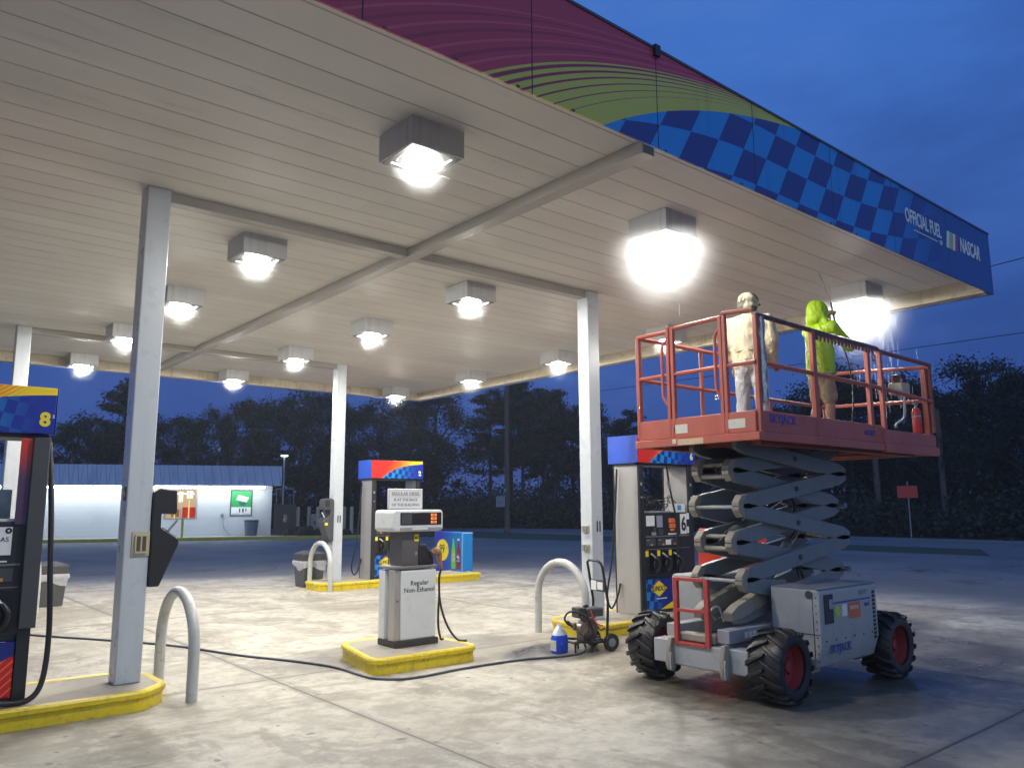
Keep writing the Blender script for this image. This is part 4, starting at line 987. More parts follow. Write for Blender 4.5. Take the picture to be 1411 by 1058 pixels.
# entry gate end
rails('entry_gate', [[(PX0-.01, PY1, zt), (PX0-.01, 4.60, zt)], [(PX0-.01, 4.56, zt+.02), (PX0-.01, 4.02, zt+.03)], [(PX0-.01, 4.0, zt+.06), (PX0-.01, PY0, zt+.04)], [(PX0-.01, PY1, zm), (PX0-.01, 4.6, zm)], [(PX0-.01, 4.56, zm), (PX0-.01, 4.03, zm)], [(PX0-.01, 4.0, zm), (PX0-.01, PY0, zm)]], .019)
for yy in (4.60, 4.55, 4.02, 3.98): M().box(PX0-.034, PX0+.006, yy-.017, yy+.017, PB+.08, zt+.04).build('gate_post', liftred, lf, bevel=.005)
for yy in (4.635, 4.045):
    g = M(); g.tube(spline([(PX0-.02, yy-.02, 3.12), (PX0-.03, yy+.02, 3.08), (PX0-.03, yy+.03, 2.98), (PX0-.03, yy+.03, 2.65), (PX0-.03, yy+.015, 2.57), (PX0-.02, yy-.03, 2.50)], 6), .015, 8)
    g.build('grab_handle', liftred, lf, smooth=60)
for yy in (4.07, 4.96):
    M().tube(arc((PX0-.04, yy, 2.52), .018, 0, 2*pi, 12, 'yz'), .003, 5).build('latch_ring', chrome, lf, smooth=60)
# bracket teeth under the near top rail
g = M(); g.box(6.72, 7.86, PY0-.03, PY0+.025, zt-.045, zt-.028)
for i in range(17): a = 6.72+i*.067; g.box(a, a+.03, PY0-.03, PY0-.012, zt-.10, zt-.0455)
g.build('toothed_bar', mat('tooth_dark', (.16, .07, .06), .4, .2, .3), lf, bevel=.003)
M().tube(arc((7.85, PY0-.01, zt-.13), .035, 0, 2*pi, 14, 'xz'), .008, 6).build('shackle', darkrail, lf, smooth=60)
g = M(); g.cyl((PX1-.05, PY0+.06, 3.1), (PX1-.05, PY0+.06, 3.16), .02); 
cb = M().box(9.0, 9.20, 3.92, 4.08, 2.83, 2.96).build('control_box', mat('control_beige', (.42, .40, .33), .5, 0, .15), lf, bevel=.012)
M().box(9.05, 9.17, 3.94, 4.05, 2.961, 3.06).build('control_top', black, cb, bevel=.01)
M().cyl((9.02, 3.93, 2.96), (9.02, 3.93, 3.0), .012).cyl((9.02, 4.03, 2.96), (9.02, 4.03, 3.05), .008).build('joystick', redp, cb)
M().tube(spline([(9.1, 3.95, 2.83), (9.05, 3.93, 2.7), (8.98, 3.92, 2.55), (8.75, 3.9, 2.47), (8.6, 3.85, 2.42)], 8), .014, 8).build('control_cable', greyp, lf, smooth=60)
fe = thing('fire_extinguisher', 'small red fire extinguisher strapped inside the platform corner', 'fire extinguisher', (9.12, 3.84, 2.40))
M().lathe([(.045, 2.38), (.05, 2.40), (.05, 2.62), (.035, 2.66), (.015, 2.67)], (9.12, 3.84, 0), 'z', 18).build('cylinder', mat('ext_red', (.45, .03, .03), .3), fe, smooth=40)
M().cyl((9.12, 3.84, 2.67), (9.12, 3.84, 2.71), .015).box(9.05, 9.16, 3.83, 3.85, 2.70, 2.715).box(9.07, 9.15, 3.825, 3.855, 2.73, 2.74).build('valve', greyp, fe)
M().lathe([(.0515, 2.56), (.0515, 2.575)], (9.12, 3.84, 0), 'z', 18).build('strap', greyp, fe)
# foam wrap on the corner post
wr = M(); wr.tube([(PX0+.055, PY0-.03, 2.45+.06*i) for i in range(13)], .026, 10)
rs = random.Random(9)
for i in range(len(wr.v)): v = wr.v[i]; wr.v[i] = (v[0]+rs.uniform(-.007, .007), v[1]+rs.uniform(-.007, .007), v[2]+rs.uniform(-.01, .01))
wr.build('post_wrap', mat('wrap_silver', (.40, .42, .42), .2, .6, .8, 40), lf, smooth=40)

# ------------------------------------------------------------------ people
def blob(name, prims, vox, ma, parent, smooth_it=3, noise=0, nscale=.06):
    """union of capsules / ellipsoids, voxel-remeshed to one continuous surface. prims in world coords."""
    m = M()
    for p in prims:
        if p[0] == 'c':   # capsule
            _, a, b, ra, rb = p; a = Vector(a); b = Vector(b); n = 12; d = b-a; L_ = max(d.length, 1e-4); d.normalize()
            pts = [a-d*ra*math.cos(t)*.98 for t in (0, .5, 1.0)]; rr = [ra*math.sin(t)+1e-3 for t in (0, .5, 1.0)]
            pts += [a+d*L_*k/6 for k in range(7)]; rr += [ra+(rb-ra)*k/6 for k in range(7)]
            pts += [b+d*rb*math.cos(t)*.98 for t in (1.0, .5, 0)]; rr += [rb*math.sin(t)+1e-3 for t in (1.0, .5, 0)]
            up = Vector((0, 0, 1)) if abs(d.z) < .9 else Vector((1, 0, 0)); x = d.cross(up).normalized(); y = x.cross(d)
            vs = [q+(x*math.cos(2*pi*k/n)+y*math.sin(2*pi*k/n))*r for q, r in zip(pts, rr) for k in range(n)]
            N = len(pts); m.add(vs, [(i*n+k, i*n+(k+1) % n, (i+1)*n+(k+1) % n, (i+1)*n+k) for i in range(N-1) for k in range(n)]+[tuple(range(n-1, -1, -1)), tuple(range((N-1)*n, N*n))])
        elif p[0] == 'e':  # ellipsoid, optional heading rotation
            _, c, r, rot = p; o = len(m.v); m.ell((0, 0, 0), r, 16, 12)
            m.xf(Matrix.Translation(c) @ Matrix.Rotation(rot, 4, 'Z'), o)
        elif p[0] == 'm': m.add(p[1].v, p[1].f)
    me = bpy.data.meshes.new('tmp'); me.from_pydata(m.v, [], m.f)
    bm = bmesh.new(); bm.from_mesh(me); bmesh.ops.recalc_face_normals(bm, faces=bm.faces); bm.to_mesh(me); bm.free()
    ob = bpy.data.objects.new('tmp', me); COL.objects.link(ob)
    r = ob.modifiers.new('r', 'REMESH'); r.mode = 'VOXEL'; r.voxel_size = vox
    if smooth_it: s = ob.modifiers.new('s', 'SMOOTH'); s.iterations = smooth_it; s.factor = .5
    if noise:
        tx = bpy.data.textures.new('folds', 'CLOUDS'); tx.noise_scale = nscale; tx.noise_depth = 2
        d = ob.modifiers.new('d', 'DISPLACE'); d.texture = tx; d.strength = noise; d.mid_level = .5; d.texture_coords = 'GLOBAL'
    bpy.context.view_layer.update()
    out = bpy.data.meshes.new_from_object(ob.evaluated_get(bpy.context.evaluated_depsgraph_get()))
    bpy.data.objects.remove(ob)
    o = Vector(ORG[parent.name]) if parent is not None else Vector((0, 0, 0))
    for v in out.vertices: v.co -= o
    out.materials.clear(); out.materials.append(ma)
    out.polygons.foreach_set('use_smooth', [True]*len(out.polygons))
    res = bpy.data.objects.new(name, out); COL.objects.link(res); res.parent = parent; ORG[res.name] = tuple(o)
    return res

def person(base, head_az, label, H, arms, legs, stance=.10):
    """arms: dict side-> (elbow local, wrist local, hand dir local); local = (right, fwd, up) metres"""
    r = thing('person', label, 'person', base)
    a = math.radians(head_az); F_ = Vector((math.cos(a), math.sin(a), 0)); R_ = Vector((math.sin(a), -math.cos(a), 0)); B = Vector(base)
    W = lambda x, y, z: B+R_*x+F_*y+Vector((0, 0, z))
    return r, W, math.atan2(R_.y, R_.x)
skin = mat('skin', (.33, .19, .13), .55, 0, .1, 15)
def hand(W, wr, d, side, curl=.6):
    """wr: wrist, d: unit pointing direction (world), returns prims"""
    d = Vector(d).normalized(); up = Vector((0, 0, 1)) if abs(d.z) < .8 else (W(0, 1, 0)-W(0, 0, 0)).normalized()
    x = d.cross(up).normalized()*side; n = x.cross(d).normalized()*side
    pr = []; palm = wr+d*.045
    pr.append(('c', wr, palm, .024, .03)); 
    for sx_ in (-.02, .02): pr.append(('c', wr+d*.02, palm+x*sx_+d*.01, .017, .018))
    for i, (o, L_) in enumerate(((-.028, .058), (-.010, .068), (.010, .064), (.027, .050))):
        k0 = palm+x*o+d*.022; dd = (d*math.cos(curl*.7)-n*math.sin(curl*.7)); k1 = k0+dd*L_*.45
        d2 = (d*math.cos(curl*2)-n*math.sin(curl*2)); k2 = k1+d2*L_*.35; d3 = (d*math.cos(curl*3)-n*math.sin(curl*3)); k3 = k2+d3*L_*.25
        pr += [('c', k0, k1, .0092, .0088), ('c', k1, k2, .0088, .0082), ('c', k2, k3, .0082, .0075)]
    t0 = wr+d*.02-x*.026; t1 = t0-x*.022+d*.028-n*.008; t2 = t1+d*.028-n*.012
    pr += [('c', t0, t1, .0125, .011), ('c', t1, t2, .011, .009)]
    return pr
def headp(W, z, rot, y=0.0, s=1.0):
    """head with chin, nose, ears, brow; local fwd = +y"""
    pr = [('e', W(0, y, z), (.075*s, .093*s, .108*s), rot), ('e', W(0, y+.035, z-.055), (.055*s, .058*s, .055*s), rot),
          ('c', W(0, y+.09, z+.008), W(0, y+.112, z-.022), .010, .015), ('c', W(-.03, y+.088, z-.062), W(.03, y+.088, z-.062), .008, .008),
          ('e', W(.078, y-.005, z-.01), (.012, .022, .03), rot), ('e', W(-.078, y-.005, z-.01), (.012, .022, .03), rot), ('c', W(-.03, y+.085, z+.025), W(.03, y+.085, z+.025), .012, .012)]
    return pr

# --- man in tan jacket
base1 = (7.08, 4.60, 2.25)
p1, W, rot = person(base1, 12, 'worker in tan jacket, grey trousers and cap standing at the rail', 1.54, None, None)
ha = [W(-.19, 0, 1.235), W(-.235, -.01, 1.00), W(-.20, .10, .80)]
hb = [W(.19, 0, 1.235), W(.245, -.02, 1.0), W(.215, .09, .80)]
body = [('e', W(0, 0, 1.12), (.155, .10, .19), rot), ('e', W(0, 0, .92), (.135, .095, .17), rot), ('e', W(0, 0, .80), (.145, .10, .11), rot), ('c', W(0, 0, 1.25), W(0, .012, 1.36), .05, .048)]
body += headp(W, 1.425, rot, .02)
for hs in (ha, hb): body += [('c', hs[0], hs[1], .048, .038), ('c', hs[1], hs[2], .036, .025)]
body += hand(W, ha[2], Vector((0, 0, -1))*.85+(W(0, 1, 0)-W(0, 0, 0))*.5, 1) + hand(W, hb[2], Vector((0, 0, -1))*.6+(W(0, 1, 0)-W(0, 0, 0))*.8, -1, .9)
for s in (-1, 1):
    body += [('c', W(s*.085, 0, .78), W(s*.10, .01, .42), .075, .05), ('c', W(s*.10, .01, .42), W(s*.11, -.01, .09), .048, .034), ('c', W(s*.11, -.03, .045), W(s*.125, .11, .03), .034, .03)]
blob('body', body, .008, skin, p1, 2)
jk = [('c', W(-.085, 0, 1.22), W(-.075, 0, .80), .115, .115), ('c', W(.085, 0, 1.22), W(.075, 0, .80), .115, .115), ('c', W(0, -.01, 1.2), W(0, -.01, .80), .128, .125), ('c', W(-.17, 0, 1.225), W(.17, 0, 1.225), .08, .08), ('c', W(0, .0, 1.27), W(0, .01, 1.32), .085, .07)]
for hs in (ha, hb): jk += [('c', hs[0], hs[1], .082, .070), ('c', hs[1], hs[1]+(hs[2]-hs[1])*.93, .062, .047)]
def clothm(name, col, rough, k=1.0, sc=5.5):
    def f(t, p):
        w = t.coord('Object'); n = t.noise(t.scalev(w, (1.7, 1.7, .6)), sc, 3, .5, .6); r = t.m('ABSOLUTE', n-.5)
        fine = t.noise(w, 160, 2)
        c = t.mix((1-t.ss(r, .0, .05))*.10, col, tuple(v*.55 for v in col)); c = t.mix(t.ss(t.noise(w, 5, 4), .5, .75)*.25, c, tuple(v*.7 for v in col))  # crease shade mixed into the cloth colour, then random tone
        t.l.new(c.s, p.inputs['Base Color']); p.inputs['Roughness'].default_value = rough
        b = t.new('ShaderNodeBump'); b.inputs['Strength'].default_value =   .35*k; b.inputs['Distance'].default_value = .03
        t.l.new((t.ss(r, 0.0, .12)+fine*.04+t.noise(w, 16, 3)*.12).s, b.inputs['Height']); t.l.new(b.outputs[0], p.inputs['Normal'])
    return custom(name, f)
jkm = clothm('tan_jacket', (.50, .43, .29), .8)
blob('jacket', jk, .012, jkm, p1, 14, .022, .11)
M().tube([W(.176*math.cos(t), .126*math.sin(t), .92+.004*math.sin(3*t)) for t in [2*pi*i/28 for i in range(28)]], .009, 6, closed=True).build('drawcord_seam', mat('seam_tan', (.28, .23, .15), .8), p1, smooth=60)
tr = [('e', W(0, 0, .76), (.155, .115, .10), rot)]
for s in (-1, 1):
    tr += [('c', W(s*.08, 0, .74), W(s*.10, .01, .42), .095, .072), ('c', W(s*.10, .01, .42), W(s*.115, -.01, .06), .072, .062)]
blob('trousers', tr, .012, clothm('grey_trousers', (.40, .40, .41), .8), p1, 5, .024, .09)
sh = []
for s in (-1, 1): sh += [('c', W(s*.11, -.04, .05), W(s*.125, .13, .04), .042, .04)]
blob('shoes', sh, .01, black, p1, 1)
capm = custom('cap_camo', lambda t, p: (t.l.new(t.mix(t.ss(t.noise(t.coord('Object'), 8, 3, .5), .50, .54), (.42, .38, .28), (.075, .07, .055)).s, p.inputs['Base Color']), p.inputs['Roughness'].__setattr__('default_value', .8)))
cp = [('e', W(0, .015, 1.462), (.112, .13, .098), rot), ('e', W(0, -.01, 1.395), (.108, .106, .085), rot)]
cpo = blob('cap', cp, .009, capm, p1, 3, .01, .05)
blob('cap_brim', [('e', W(0.0, .16, 1.455), (.08, .085, .012), rot)], .008, mat('cap_brim', (.03, .03, .03), .7), cpo, 1)

# --- man in lime raincoat
base2 = (7.98, 4.32, 2.25)
p2_, W, rot = person(base2, -15, 'worker in lime hooded raincoat and khaki shorts raising a wash wand', 1.54, None, None)
hR = [W(.17, .02, 1.235), W(.25, .20, 1.08), W(.14, .33, 1.28)]
hL = [W(-.17, .02, 1.235), W(-.2, .22, 1.14), W(-.01, .32, 1.50)]
grip1 = Vector((8.33, 4.29, 3.52)); grip2 = Vector((8.315, 4.32, 3.76))
hR[2] = grip1+Vector((-.05, -.02, -.02)); hR[1] = W(.17, .27, 1.03)
hL[2] = grip2+Vector((-.055, .02, -.06)); hL[1] = W(-.04, .20, 1.19)
body = [('e', W(0, 0, 1.12), (.155, .10, .19), rot), ('e', W(0, 0, .92), (.13, .095, .17), rot), ('e', W(0, 0, .80), (.14, .10, .11), rot), ('c', W(0, 0, 1.25), W(0, .02, 1.36), .05, .048)]
body += headp(W, 1.43, rot, .03)
for hs in (hR, hL): body += [('c', hs[0], hs[1], .046, .036), ('c', hs[1], hs[2], .036, .024)]
body += hand(W, hR[2], (grip1-hR[2])+Vector((.03, 0, .03)), 1, .9)+hand(W, hL[2], (grip2-hL[2])+Vector((0.02, 0, .0)), -1, .9)
for s in (-1, 1):
    body += [('c', W(s*.08, 0, .78), W(s*.09, .01, .42), .075, .052), ('c', W(s*.09, .01, .42), W(s*.10, -.015, .30), .05, .052), ('c', W(s*.10, -.015, .30), W(s*.11, -.01, .09), .05, .032), ('c', W(s*.11, -.03, .045), W(s*.125, .11, .03), .034, .03)]
blob('body', body, .008, skin, p2_, 2)
lime = clothm('lime_raincoat', (.40, .62, .015), .42)
jk = [('c', W(-.06, 0, 1.22), W(-.065, 0, .76), .10, .105), ('c', W(.06, 0, 1.22), W(.065, 0, .76), .10, .105), ('c', W(0, -.01, 1.2), W(0, -.01, .76), .108, .112), ('c', W(-.13, 0, 1.235), W(.13, 0, 1.235), .068, .068)]
for hs in (hR, hL): jk += [('c', hs[0], hs[1], .070, .058), ('c', hs[1], hs[1]+(hs[2]-hs[1])*.5, .058, .048)]
blob('raincoat', jk, .012, lime, p2_, 12, .022, .11)
hood = [('e', W(0, .0, 1.44), (.115, .125, .125), rot), ('e', W(0, -.02, 1.36), (.12, .11, .10), rot), ('e', W(0, -.045, 1.50), (.07, .06, .06), rot), ('c', W(-.1, 0, 1.30), W(.1, 0, 1.30), .06, .06)]
blob('hood', hood, .011, lime, p2_, 8, .014, .08)
for zz, rr in ((1.0, 1.0), (.74, 1.03)):
    M().tube([W(.163*rr*math.cos(t), .112*rr*math.sin(t), zz) for t in [2*pi*i/28 for i in range(28)]], .008, 6, closed=True).build('reflective_band', mat('band', (.4, .5, .3), .3), p2_, smooth=60)
sh = [('e', W(0, 0, .72), (.14, .11, .10), rot)]
for s in (-1, 1): sh += [('c', W(s*.07, 0, .70), W(s*.085, .01, .47), .085, .08)]
blob('shorts', sh, .012, clothm('khaki', (.28, .22, .14), .8), p2_, 3, .03, .09)
sh = []
for s in (-1, 1): sh += [('c', W(s*.11, -.04, .05), W(s*.125, .13, .04), .042, .04), ('c', W(s*.11, -.01, .06), W(s*.11, -.01, .13), .045, .042)]
blob('shoes', sh, .01, mat('shoe_dk', (.04, .05, .04), .5), p2_, 1)
wd = thing('wash_wand', 'thin pressure wash wand held up to the wet light', 'wand', tuple(grip1))
M().tube([(8.335, 4.285, 3.45), tuple(grip1), tuple(grip2), (8.31, 4.33, 3.85)], .012, 8).build('grip', black, wd, smooth=60)
M().tube([(8.31, 4.33, 3.85), (8.27, 4.42, 4.2)], .006, 6).build('lance', midgrey, wd, smooth=60)
M().tube(spline([(8.335, 4.285, 3.45), (8.38, 4.26, 3.35), (8.42, 4.22, 3.1), (8.42, 4.2, 2.8), (8.36, 4.2, 2.5), (8.34, 4.2, 2.28)], 8), .008, 6).build('hose', hosem, wd, smooth=60)

# ------------------------------------------------------------------ falling water
def waterf(t, p):
    p.inputs['Base Color'].default_value = (.85, .9, .95, 1); p.inputs['Roughness'].default_value = .15; p.inputs['Alpha'].default_value = .26
waterm = custom('water_streak', waterf)
rs = random.Random(21); m = M()
for i in range(110):
    cx, cy = rs.choice([(10.0, 4.75), (10.45, 4.7), (10.6, 4.9), (10.3, 4.6), (6.2, 4.85)]) if i < 100 else (9.8, 4.9)
    if cx < 7 and rs.random() < .7: continue
    x, y = cx+rs.gauss(0, .13), cy+rs.gauss(0, .13); z = rs.uniform(2.9, 4.25); l = rs.uniform(.06, .3)
    m.tube([(x, y, z), (x+rs.uniform(-.004, .004), y, z-l*.5), (x+rs.uniform(-.01, .01), y, z-l)], .0021, 4)
kind(tag(m.build('falling_water', waterm, smooth=60), 'thin bright streams of water falling from the sprayed light', 'water'), 'stuff')

# ------------------------------------------------------------------ the shop
Bp = Vector((17.7, 41.5, 0)); sa = math.atan2(-4.05, 10)
SM = Matrix.Translation(Bp) @ Matrix.Rotation(sa, 4, 'Z')
shop = thing('store_building', 'low white block store with blue metal roof edge and lit eave', 'building', tuple(Bp))
def S(mm, name, ma, parent=shop, **k): mm.xf(SM); return mm.build(name, ma, parent, **k)
wallm = mat('block_white', (.58, .60, .62), .7, 0, .06, 2, .2, 20)
def blockf(t, p):
    w = t.coord('Object'); x, y, z = t.xyz(w)
    row = t.m('FLOOR', z/.2)
    jx = t.m('FLOORED_MODULO', x*1.08/.4+row*.5, 1.0); jz = t.m('FLOORED_MODULO', z/.2, 1.0)
    j = t.m('MAXIMUM', jx.lt(.03), jz.lt(.06))
    c = t.mix(j*.35, (.56, .58, .60), (.36, .37, .38)); c = t.mix(t.ss(t.noise(w, .8, 4), .5, .8)*.3, c, (.42, .42, .41))
    t.l.new(c.s, p.inputs['Base Color']); p.inputs['Roughness'].default_value = .6
wallm = custom('painted_block', blockf)
w_ = M(); w_.box(-5.35, .0, .0, .25, 0, 1.0).box(-10.85, -5.352, 0, .25, 0, 2.9).box(-3.75, .0, 0, .25, 1.001, 2.9).box(-5.35, -3.752, 0, .25, 2.58, 2.9).box(-17, -12.0, 0, .25, 0, 2.9).box(-12, -10.85, 0, .25, 2.6, 2.9)
S(w_, 'wall', wallm, smooth=0)
S(M().box(-.25, 0, .251, 9, 0, 2.9).box(-17, -.251, 8.7, 9, 0, 2.9), 'wall', wallm, smooth=0)
def roofbf(t, p):
    w = t.coord('Object'); x = t.xyz(w)[0]
    c = t.mix(t.m('FLOORED_MODULO', x*1.08/.42, 1.0).lt(.1), (.34, .42, .58), (.20, .26, .38))
    c = t.mix(t.ss(t.noise(t.scalev(w, (1.2, 1, .3)), 1, 4), .5, .75)*.45, c, (.15, .19, .27))
    t.l.new(c.s, p.inputs['Base Color']); p.inputs['Roughness'].default_value = .4
rf = M(); rf.prism([(-1.0, 2.72), (-.55, 3.78), (-.2, 3.78), (9.2, 3.7), (9.2, 2.9), (-.0, 2.9), (-.9, 2.71)], 'x', -17.2, .45); S(rf, 'roof', custom('blue_metal_roof', roofbf), smooth=0)
ribs = M()
for i in range(42):
    a = -17.1+i*.418; ribs.beam((a, -1.012, 2.74), (a, -.562, 3.79), .03, .035, (0, -1, .4))
S(ribs, 'roof_ribs', MATS['blue_metal_roof'], smooth=0)
tubem = custom('eave_tube', lambda t, p: (p.inputs['Emission Color'].__setattr__('default_value', (.93, 1, .98, 1)), p.inputs['Emission Strength'].__setattr__('default_value', 34)))
for a in range(6): S(M().box(-16.8+a*2.75, -16.8+a*2.75+2.66, -.80, -.70, 2.60, 2.66), 'eave_light', tubem)
fw = S(M().box(-5.36, -5.28, -.02, .2, 1.0, 2.6).box(-3.82, -3.74, -.02, .2, 1.0, 2.6).box(-5.28, -3.82, -.02, .2, 1.0, 1.06).box(-5.28, -3.82, -.02, .2, 2.53, 2.6).box(-4.56, -4.52, .0, .15, 1.06, 2.53), 'window', mat('win_frame', (.3, .3, .3), .5))
S(M().box(-5.28, -3.82, .10, .11, 1.06, 2.53), 'pane', custom('clear_glass', lambda t, p: (p.inputs['Transmission Weight'].__setattr__('default_value', 1), p.inputs['Roughness'].__setattr__('default_value', .02), p.inputs['IOR'].__setattr__('default_value', 1.05))), fw)
inm = mat('interior_warm', (.5, .38, .22), .6, 0, .3, 3, emis=(1, .72, .42), estr=.55)  # room light put in as emission on this wall and the goods
S(M().box(-7.4, -3.0, 2.2, 2.25, .1, 2.8), 'back_wall_inside', inm)
it = M(); it.box(-4.8, -4.6, 1.5, 1.6, 1.9, 2.45).box(-4.4, -4.1, 1.5, 1.6, 2.1, 2.5).box(-4.9, -4.0, 1.2, 1.25, 2.3, 2.38); S(it, 'inside_signs', mat('inside_white', (.8, .8, .7), .5, emis=(1, .95, .8), estr=1.6))
S(M().box(-4.55, -3.9, 1.0, 1.2, 1.0, 1.62), 'inside_display', mat('inside_red', (.55, .04, .03), .5, emis=(.8, .05, .03), estr=.5))
S(M().box(-5.1, -4.7, 1.0, 1.1, 1.1, 1.5), 'inside_display', mat('inside_brown', (.3, .15, .08), .5, emis=(.6, .3, .1), estr=.3))
S(M().box(-4.95, -4.9, .9, 1.0, 1.0, 2.5).box(-4.25, -4.2, .9, 1.0, 1.0, 2.5), 'inside_shelf', mat('inside_yel', (.6, .5, .2), .5, emis=(1, .8, .4), estr=1.0))
dr = S(M().box(-11.95, -11.87, .02, .2, 0, 2.6).box(-10.95, -10.87, .02, .2, 0, 2.6).box(-11.87, -10.95, .02, .2, 2.5, 2.6), 'door', dkgrey)
S(M().box(-11.87, -10.95, .08, .10, .02, 2.5), 'door_glass', mat('door_glow', (.1, .12, .1), .2, 0, .5, 3, emis=(.55, .75, .5), estr=.35), dr)
S(M().box(-11.3, -11.0, .06, .075, .9, 1.9), 'door_poster', mat('poster_yel', (.4, .5, .1), .5, 0, .6, 4, emis=(.5, .6, .1), estr=.3), dr)
S(M().lathe([(.1, -.05), (.09, -.12), (.02, -.14)], (-3.1+.6, 0, 1.2), 'y', 12), 'wall_vent', greyp)
S(M().tube(spline([(-2.45, -.05, 1.1), (-2.4, -.05, .6), (-2.1, -.05, .2), (-1.9, -.05, .1)], 6), .018, 6), 'wall_cable', greyp, smooth=60)
def S2(name, label, cat, parts, loc, group=None):
    r = thing(name, label, cat, tuple(SM @ Vector(loc)), group)
    for nm, mm, ma in parts: mm.xf(SM); mm.build(nm, ma, r, bevel=0)
    return r
S2('wall_poster', 'green poster in a dark frame on the white store wall', 'poster', [
    ('frame', M().box(-2.12, -1.0, -.03, -.001, 1.15, 2.53), dkgrey), ('green_field', M().box(-2.06, -1.06, -.04, -.031, 1.62, 2.45), mat('poster_green', (.02, .30, .08), .5)),
    ('white_field', M().box(-2.06, -1.06, -.04, -.031, 1.2, 1.615), whitep),
    ('card_picture', M().prism([(-1.82, 2.0), (-1.3, 1.86), (-1.18, 2.12), (-1.72, 2.26)], 'y', -.046, -.041), whitep),
    ('pouch_picture', M().prism([(-1.72, 1.9), (-1.62, 1.72), (-1.4, 1.68), (-1.28, 1.82), (-1.3, 1.85)], 'y', -.046, -.041), mat('pouch', (.02, .1, .09), .5)),
    ('price_figures', M().box(-1.66, -1.6, -.046, -.041, 1.34, 1.54).box(-1.5, -1.42, -.046, -.041, 1.34, 1.54).box(-1.34, -1.29, -.046, -.041, 1.38, 1.54), blackp),
    ('small_print', M().box(-2.0, -1.6, -.046, -.041, 1.24, 1.27).box(-1.5, -1.1, -.046, -.041, 1.24, 1.27), greyp)], (-1.56, 0, 1.2))
S2('trash_can', 'blue grey trash can standing against the store wall', 'trash can', [('bin', loft([[(-1.0+.30*math.cos(t), -.5+.30*math.sin(t), .12) for t in [2*pi*i/20 for i in range(20)]], [(-1.0+.36*math.cos(t), -.5+.36*math.sin(t), .85) for t in [2*pi*i/20 for i in range(20)]]]), mat('bin_blue', (.10, .13, .17), .5)), ('rim', M().lathe([(.375, .851), (.375, .93), (.3, .95)], (-1.0, -.5, 0), 'z', 20), mat('rim_dk', (.05, .06, .08), .5))], (-1, -.5, .1))
S2('ice_box', 'black outdoor ice box at the corner of the store', 'ice box', [('body', M().box(.15, 1.25, -.6, .4, .12, 1.75), black), ('door', M().box(.2, .68, -.63, -.601, .3, 1.7).box(.72, 1.2, -.63, -.601, .3, 1.7), blackp), ('top_frame', M().box(.2, .24, -.5, -.46, 1.751, 2.6).box(1.1, 1.14, -.5, -.46, 1.751, 2.6).box(.2, 1.14, -.5, -.46, 2.55, 2.6), midgrey), ('handle', M().box(.64, .66, -.66, -.632, .8, 1.2).box(.74, .76, -.66, -.632, .8, 1.2), chrome)], (.7, 0, .1))
lamp2 = custom('street_lamp_glow', lambda t, p: (p.inputs['Emission Color'].__setattr__('default_value', (.9, 1, 1, 1)), p.inputs['Emission Strength'].__setattr__('default_value', 9)))
S2('lamp_post', 'tall thin lit lamp post behind the right end of the store', 'lamp post', [('pole', M().cyl((.6, 1.0, 0), (.6, 1.0, 4.45), .05, 10), mat('pole_grey', (.4, .42, .45), .4, .3)), ('lamp_head', M().box(.35, .85, .8, 1.2, 4.451, 4.55), midgrey), ('lamp_glass', M().box(.42, .78, .86, 1.14, 4.42, 4.449), lamp2)], (.6, 1, 0))
S2('yellow_post', 'yellow green post on the sidewalk below the store window', 'post', [('post', M().cyl((-4.3, -1.6, .1), (-4.3, -1.6, 1.05), .06, 12), mat('post_yel', (.35, .38, .05), .5)), ('cap', M().lathe([(.062, 1.051), (.05, 1.08), (.01, 1.09)], (-4.3, -1.6, 0), 'z', 12), MATS.get('post_yel') or yel)], (-4.3, -1.6, .1))
sw = M(); sw.box(-17, 1.5, -2.6, -.001, 0, .12); sw.xf(SM); kind(sw.build('sidewalk', mat('sidewalk', (.35, .34, .32), .8, 0, .1), bevel=.01), 'structure')
cb = M(); cb.box(-17, 5.2, -2.85, -2.602, -.01, .15); cb.xf(SM); tag(cb.build('yellow_curb', mat('curb_dull', (.38, .33, .05), .7, 0, .3, 4), org=tuple(SM @ Vector((-5, -2.7, 0))), bevel=.01), 'long dull yellow curb in front of the store sidewalk', 'curb')
sv = M(); sv.box(1.6, 9, -2.6, 1.2, 0, .10); sv.xf(SM); kind(sv.build('verge', grassm, smooth=0), 'structure')
BL = [(1.5, 2.2), (2.15, 2.9), (2.6, 2.0), (3.0, 2.35), (4.15, 2.6), (4.55, 2.3)]
BN = ['leftmost cream bollard behind the store ice box', 'thin far bollard second from the left behind the store', 'cream bollard left of the paired bollards beside the store', 'cream bollard right of the white tank near the store', 'left one of the two bollards standing nearest the far column', 'right one of the two bollards standing nearest the far column']
for (a, b), lb in zip(BL, BN):
    S2('bollard', lb, 'bollard', [('post', M().cyl((a, b, 0), (a, b, 1.55), .11, 14), mat('bollard_cream', (.42, .40, .30), .6, 0, .2)), ('cap', M().ell((a, b, 1.55), (.11, .11, .07), 14, 6), MATS['bollard_cream'])], (a, b, 0), 'cream bollards beside the store')
S2('propane_cage', 'white gas cage standing among the cream bollards', 'cage', [('body', M().box(2.25, 2.85, 2.6, 3.1, .05, 1.2), greyp), ('label', M().box(2.4, 2.7, 2.585, 2.598, .6, .8), bluep)], (2.5, 2.8, 0))
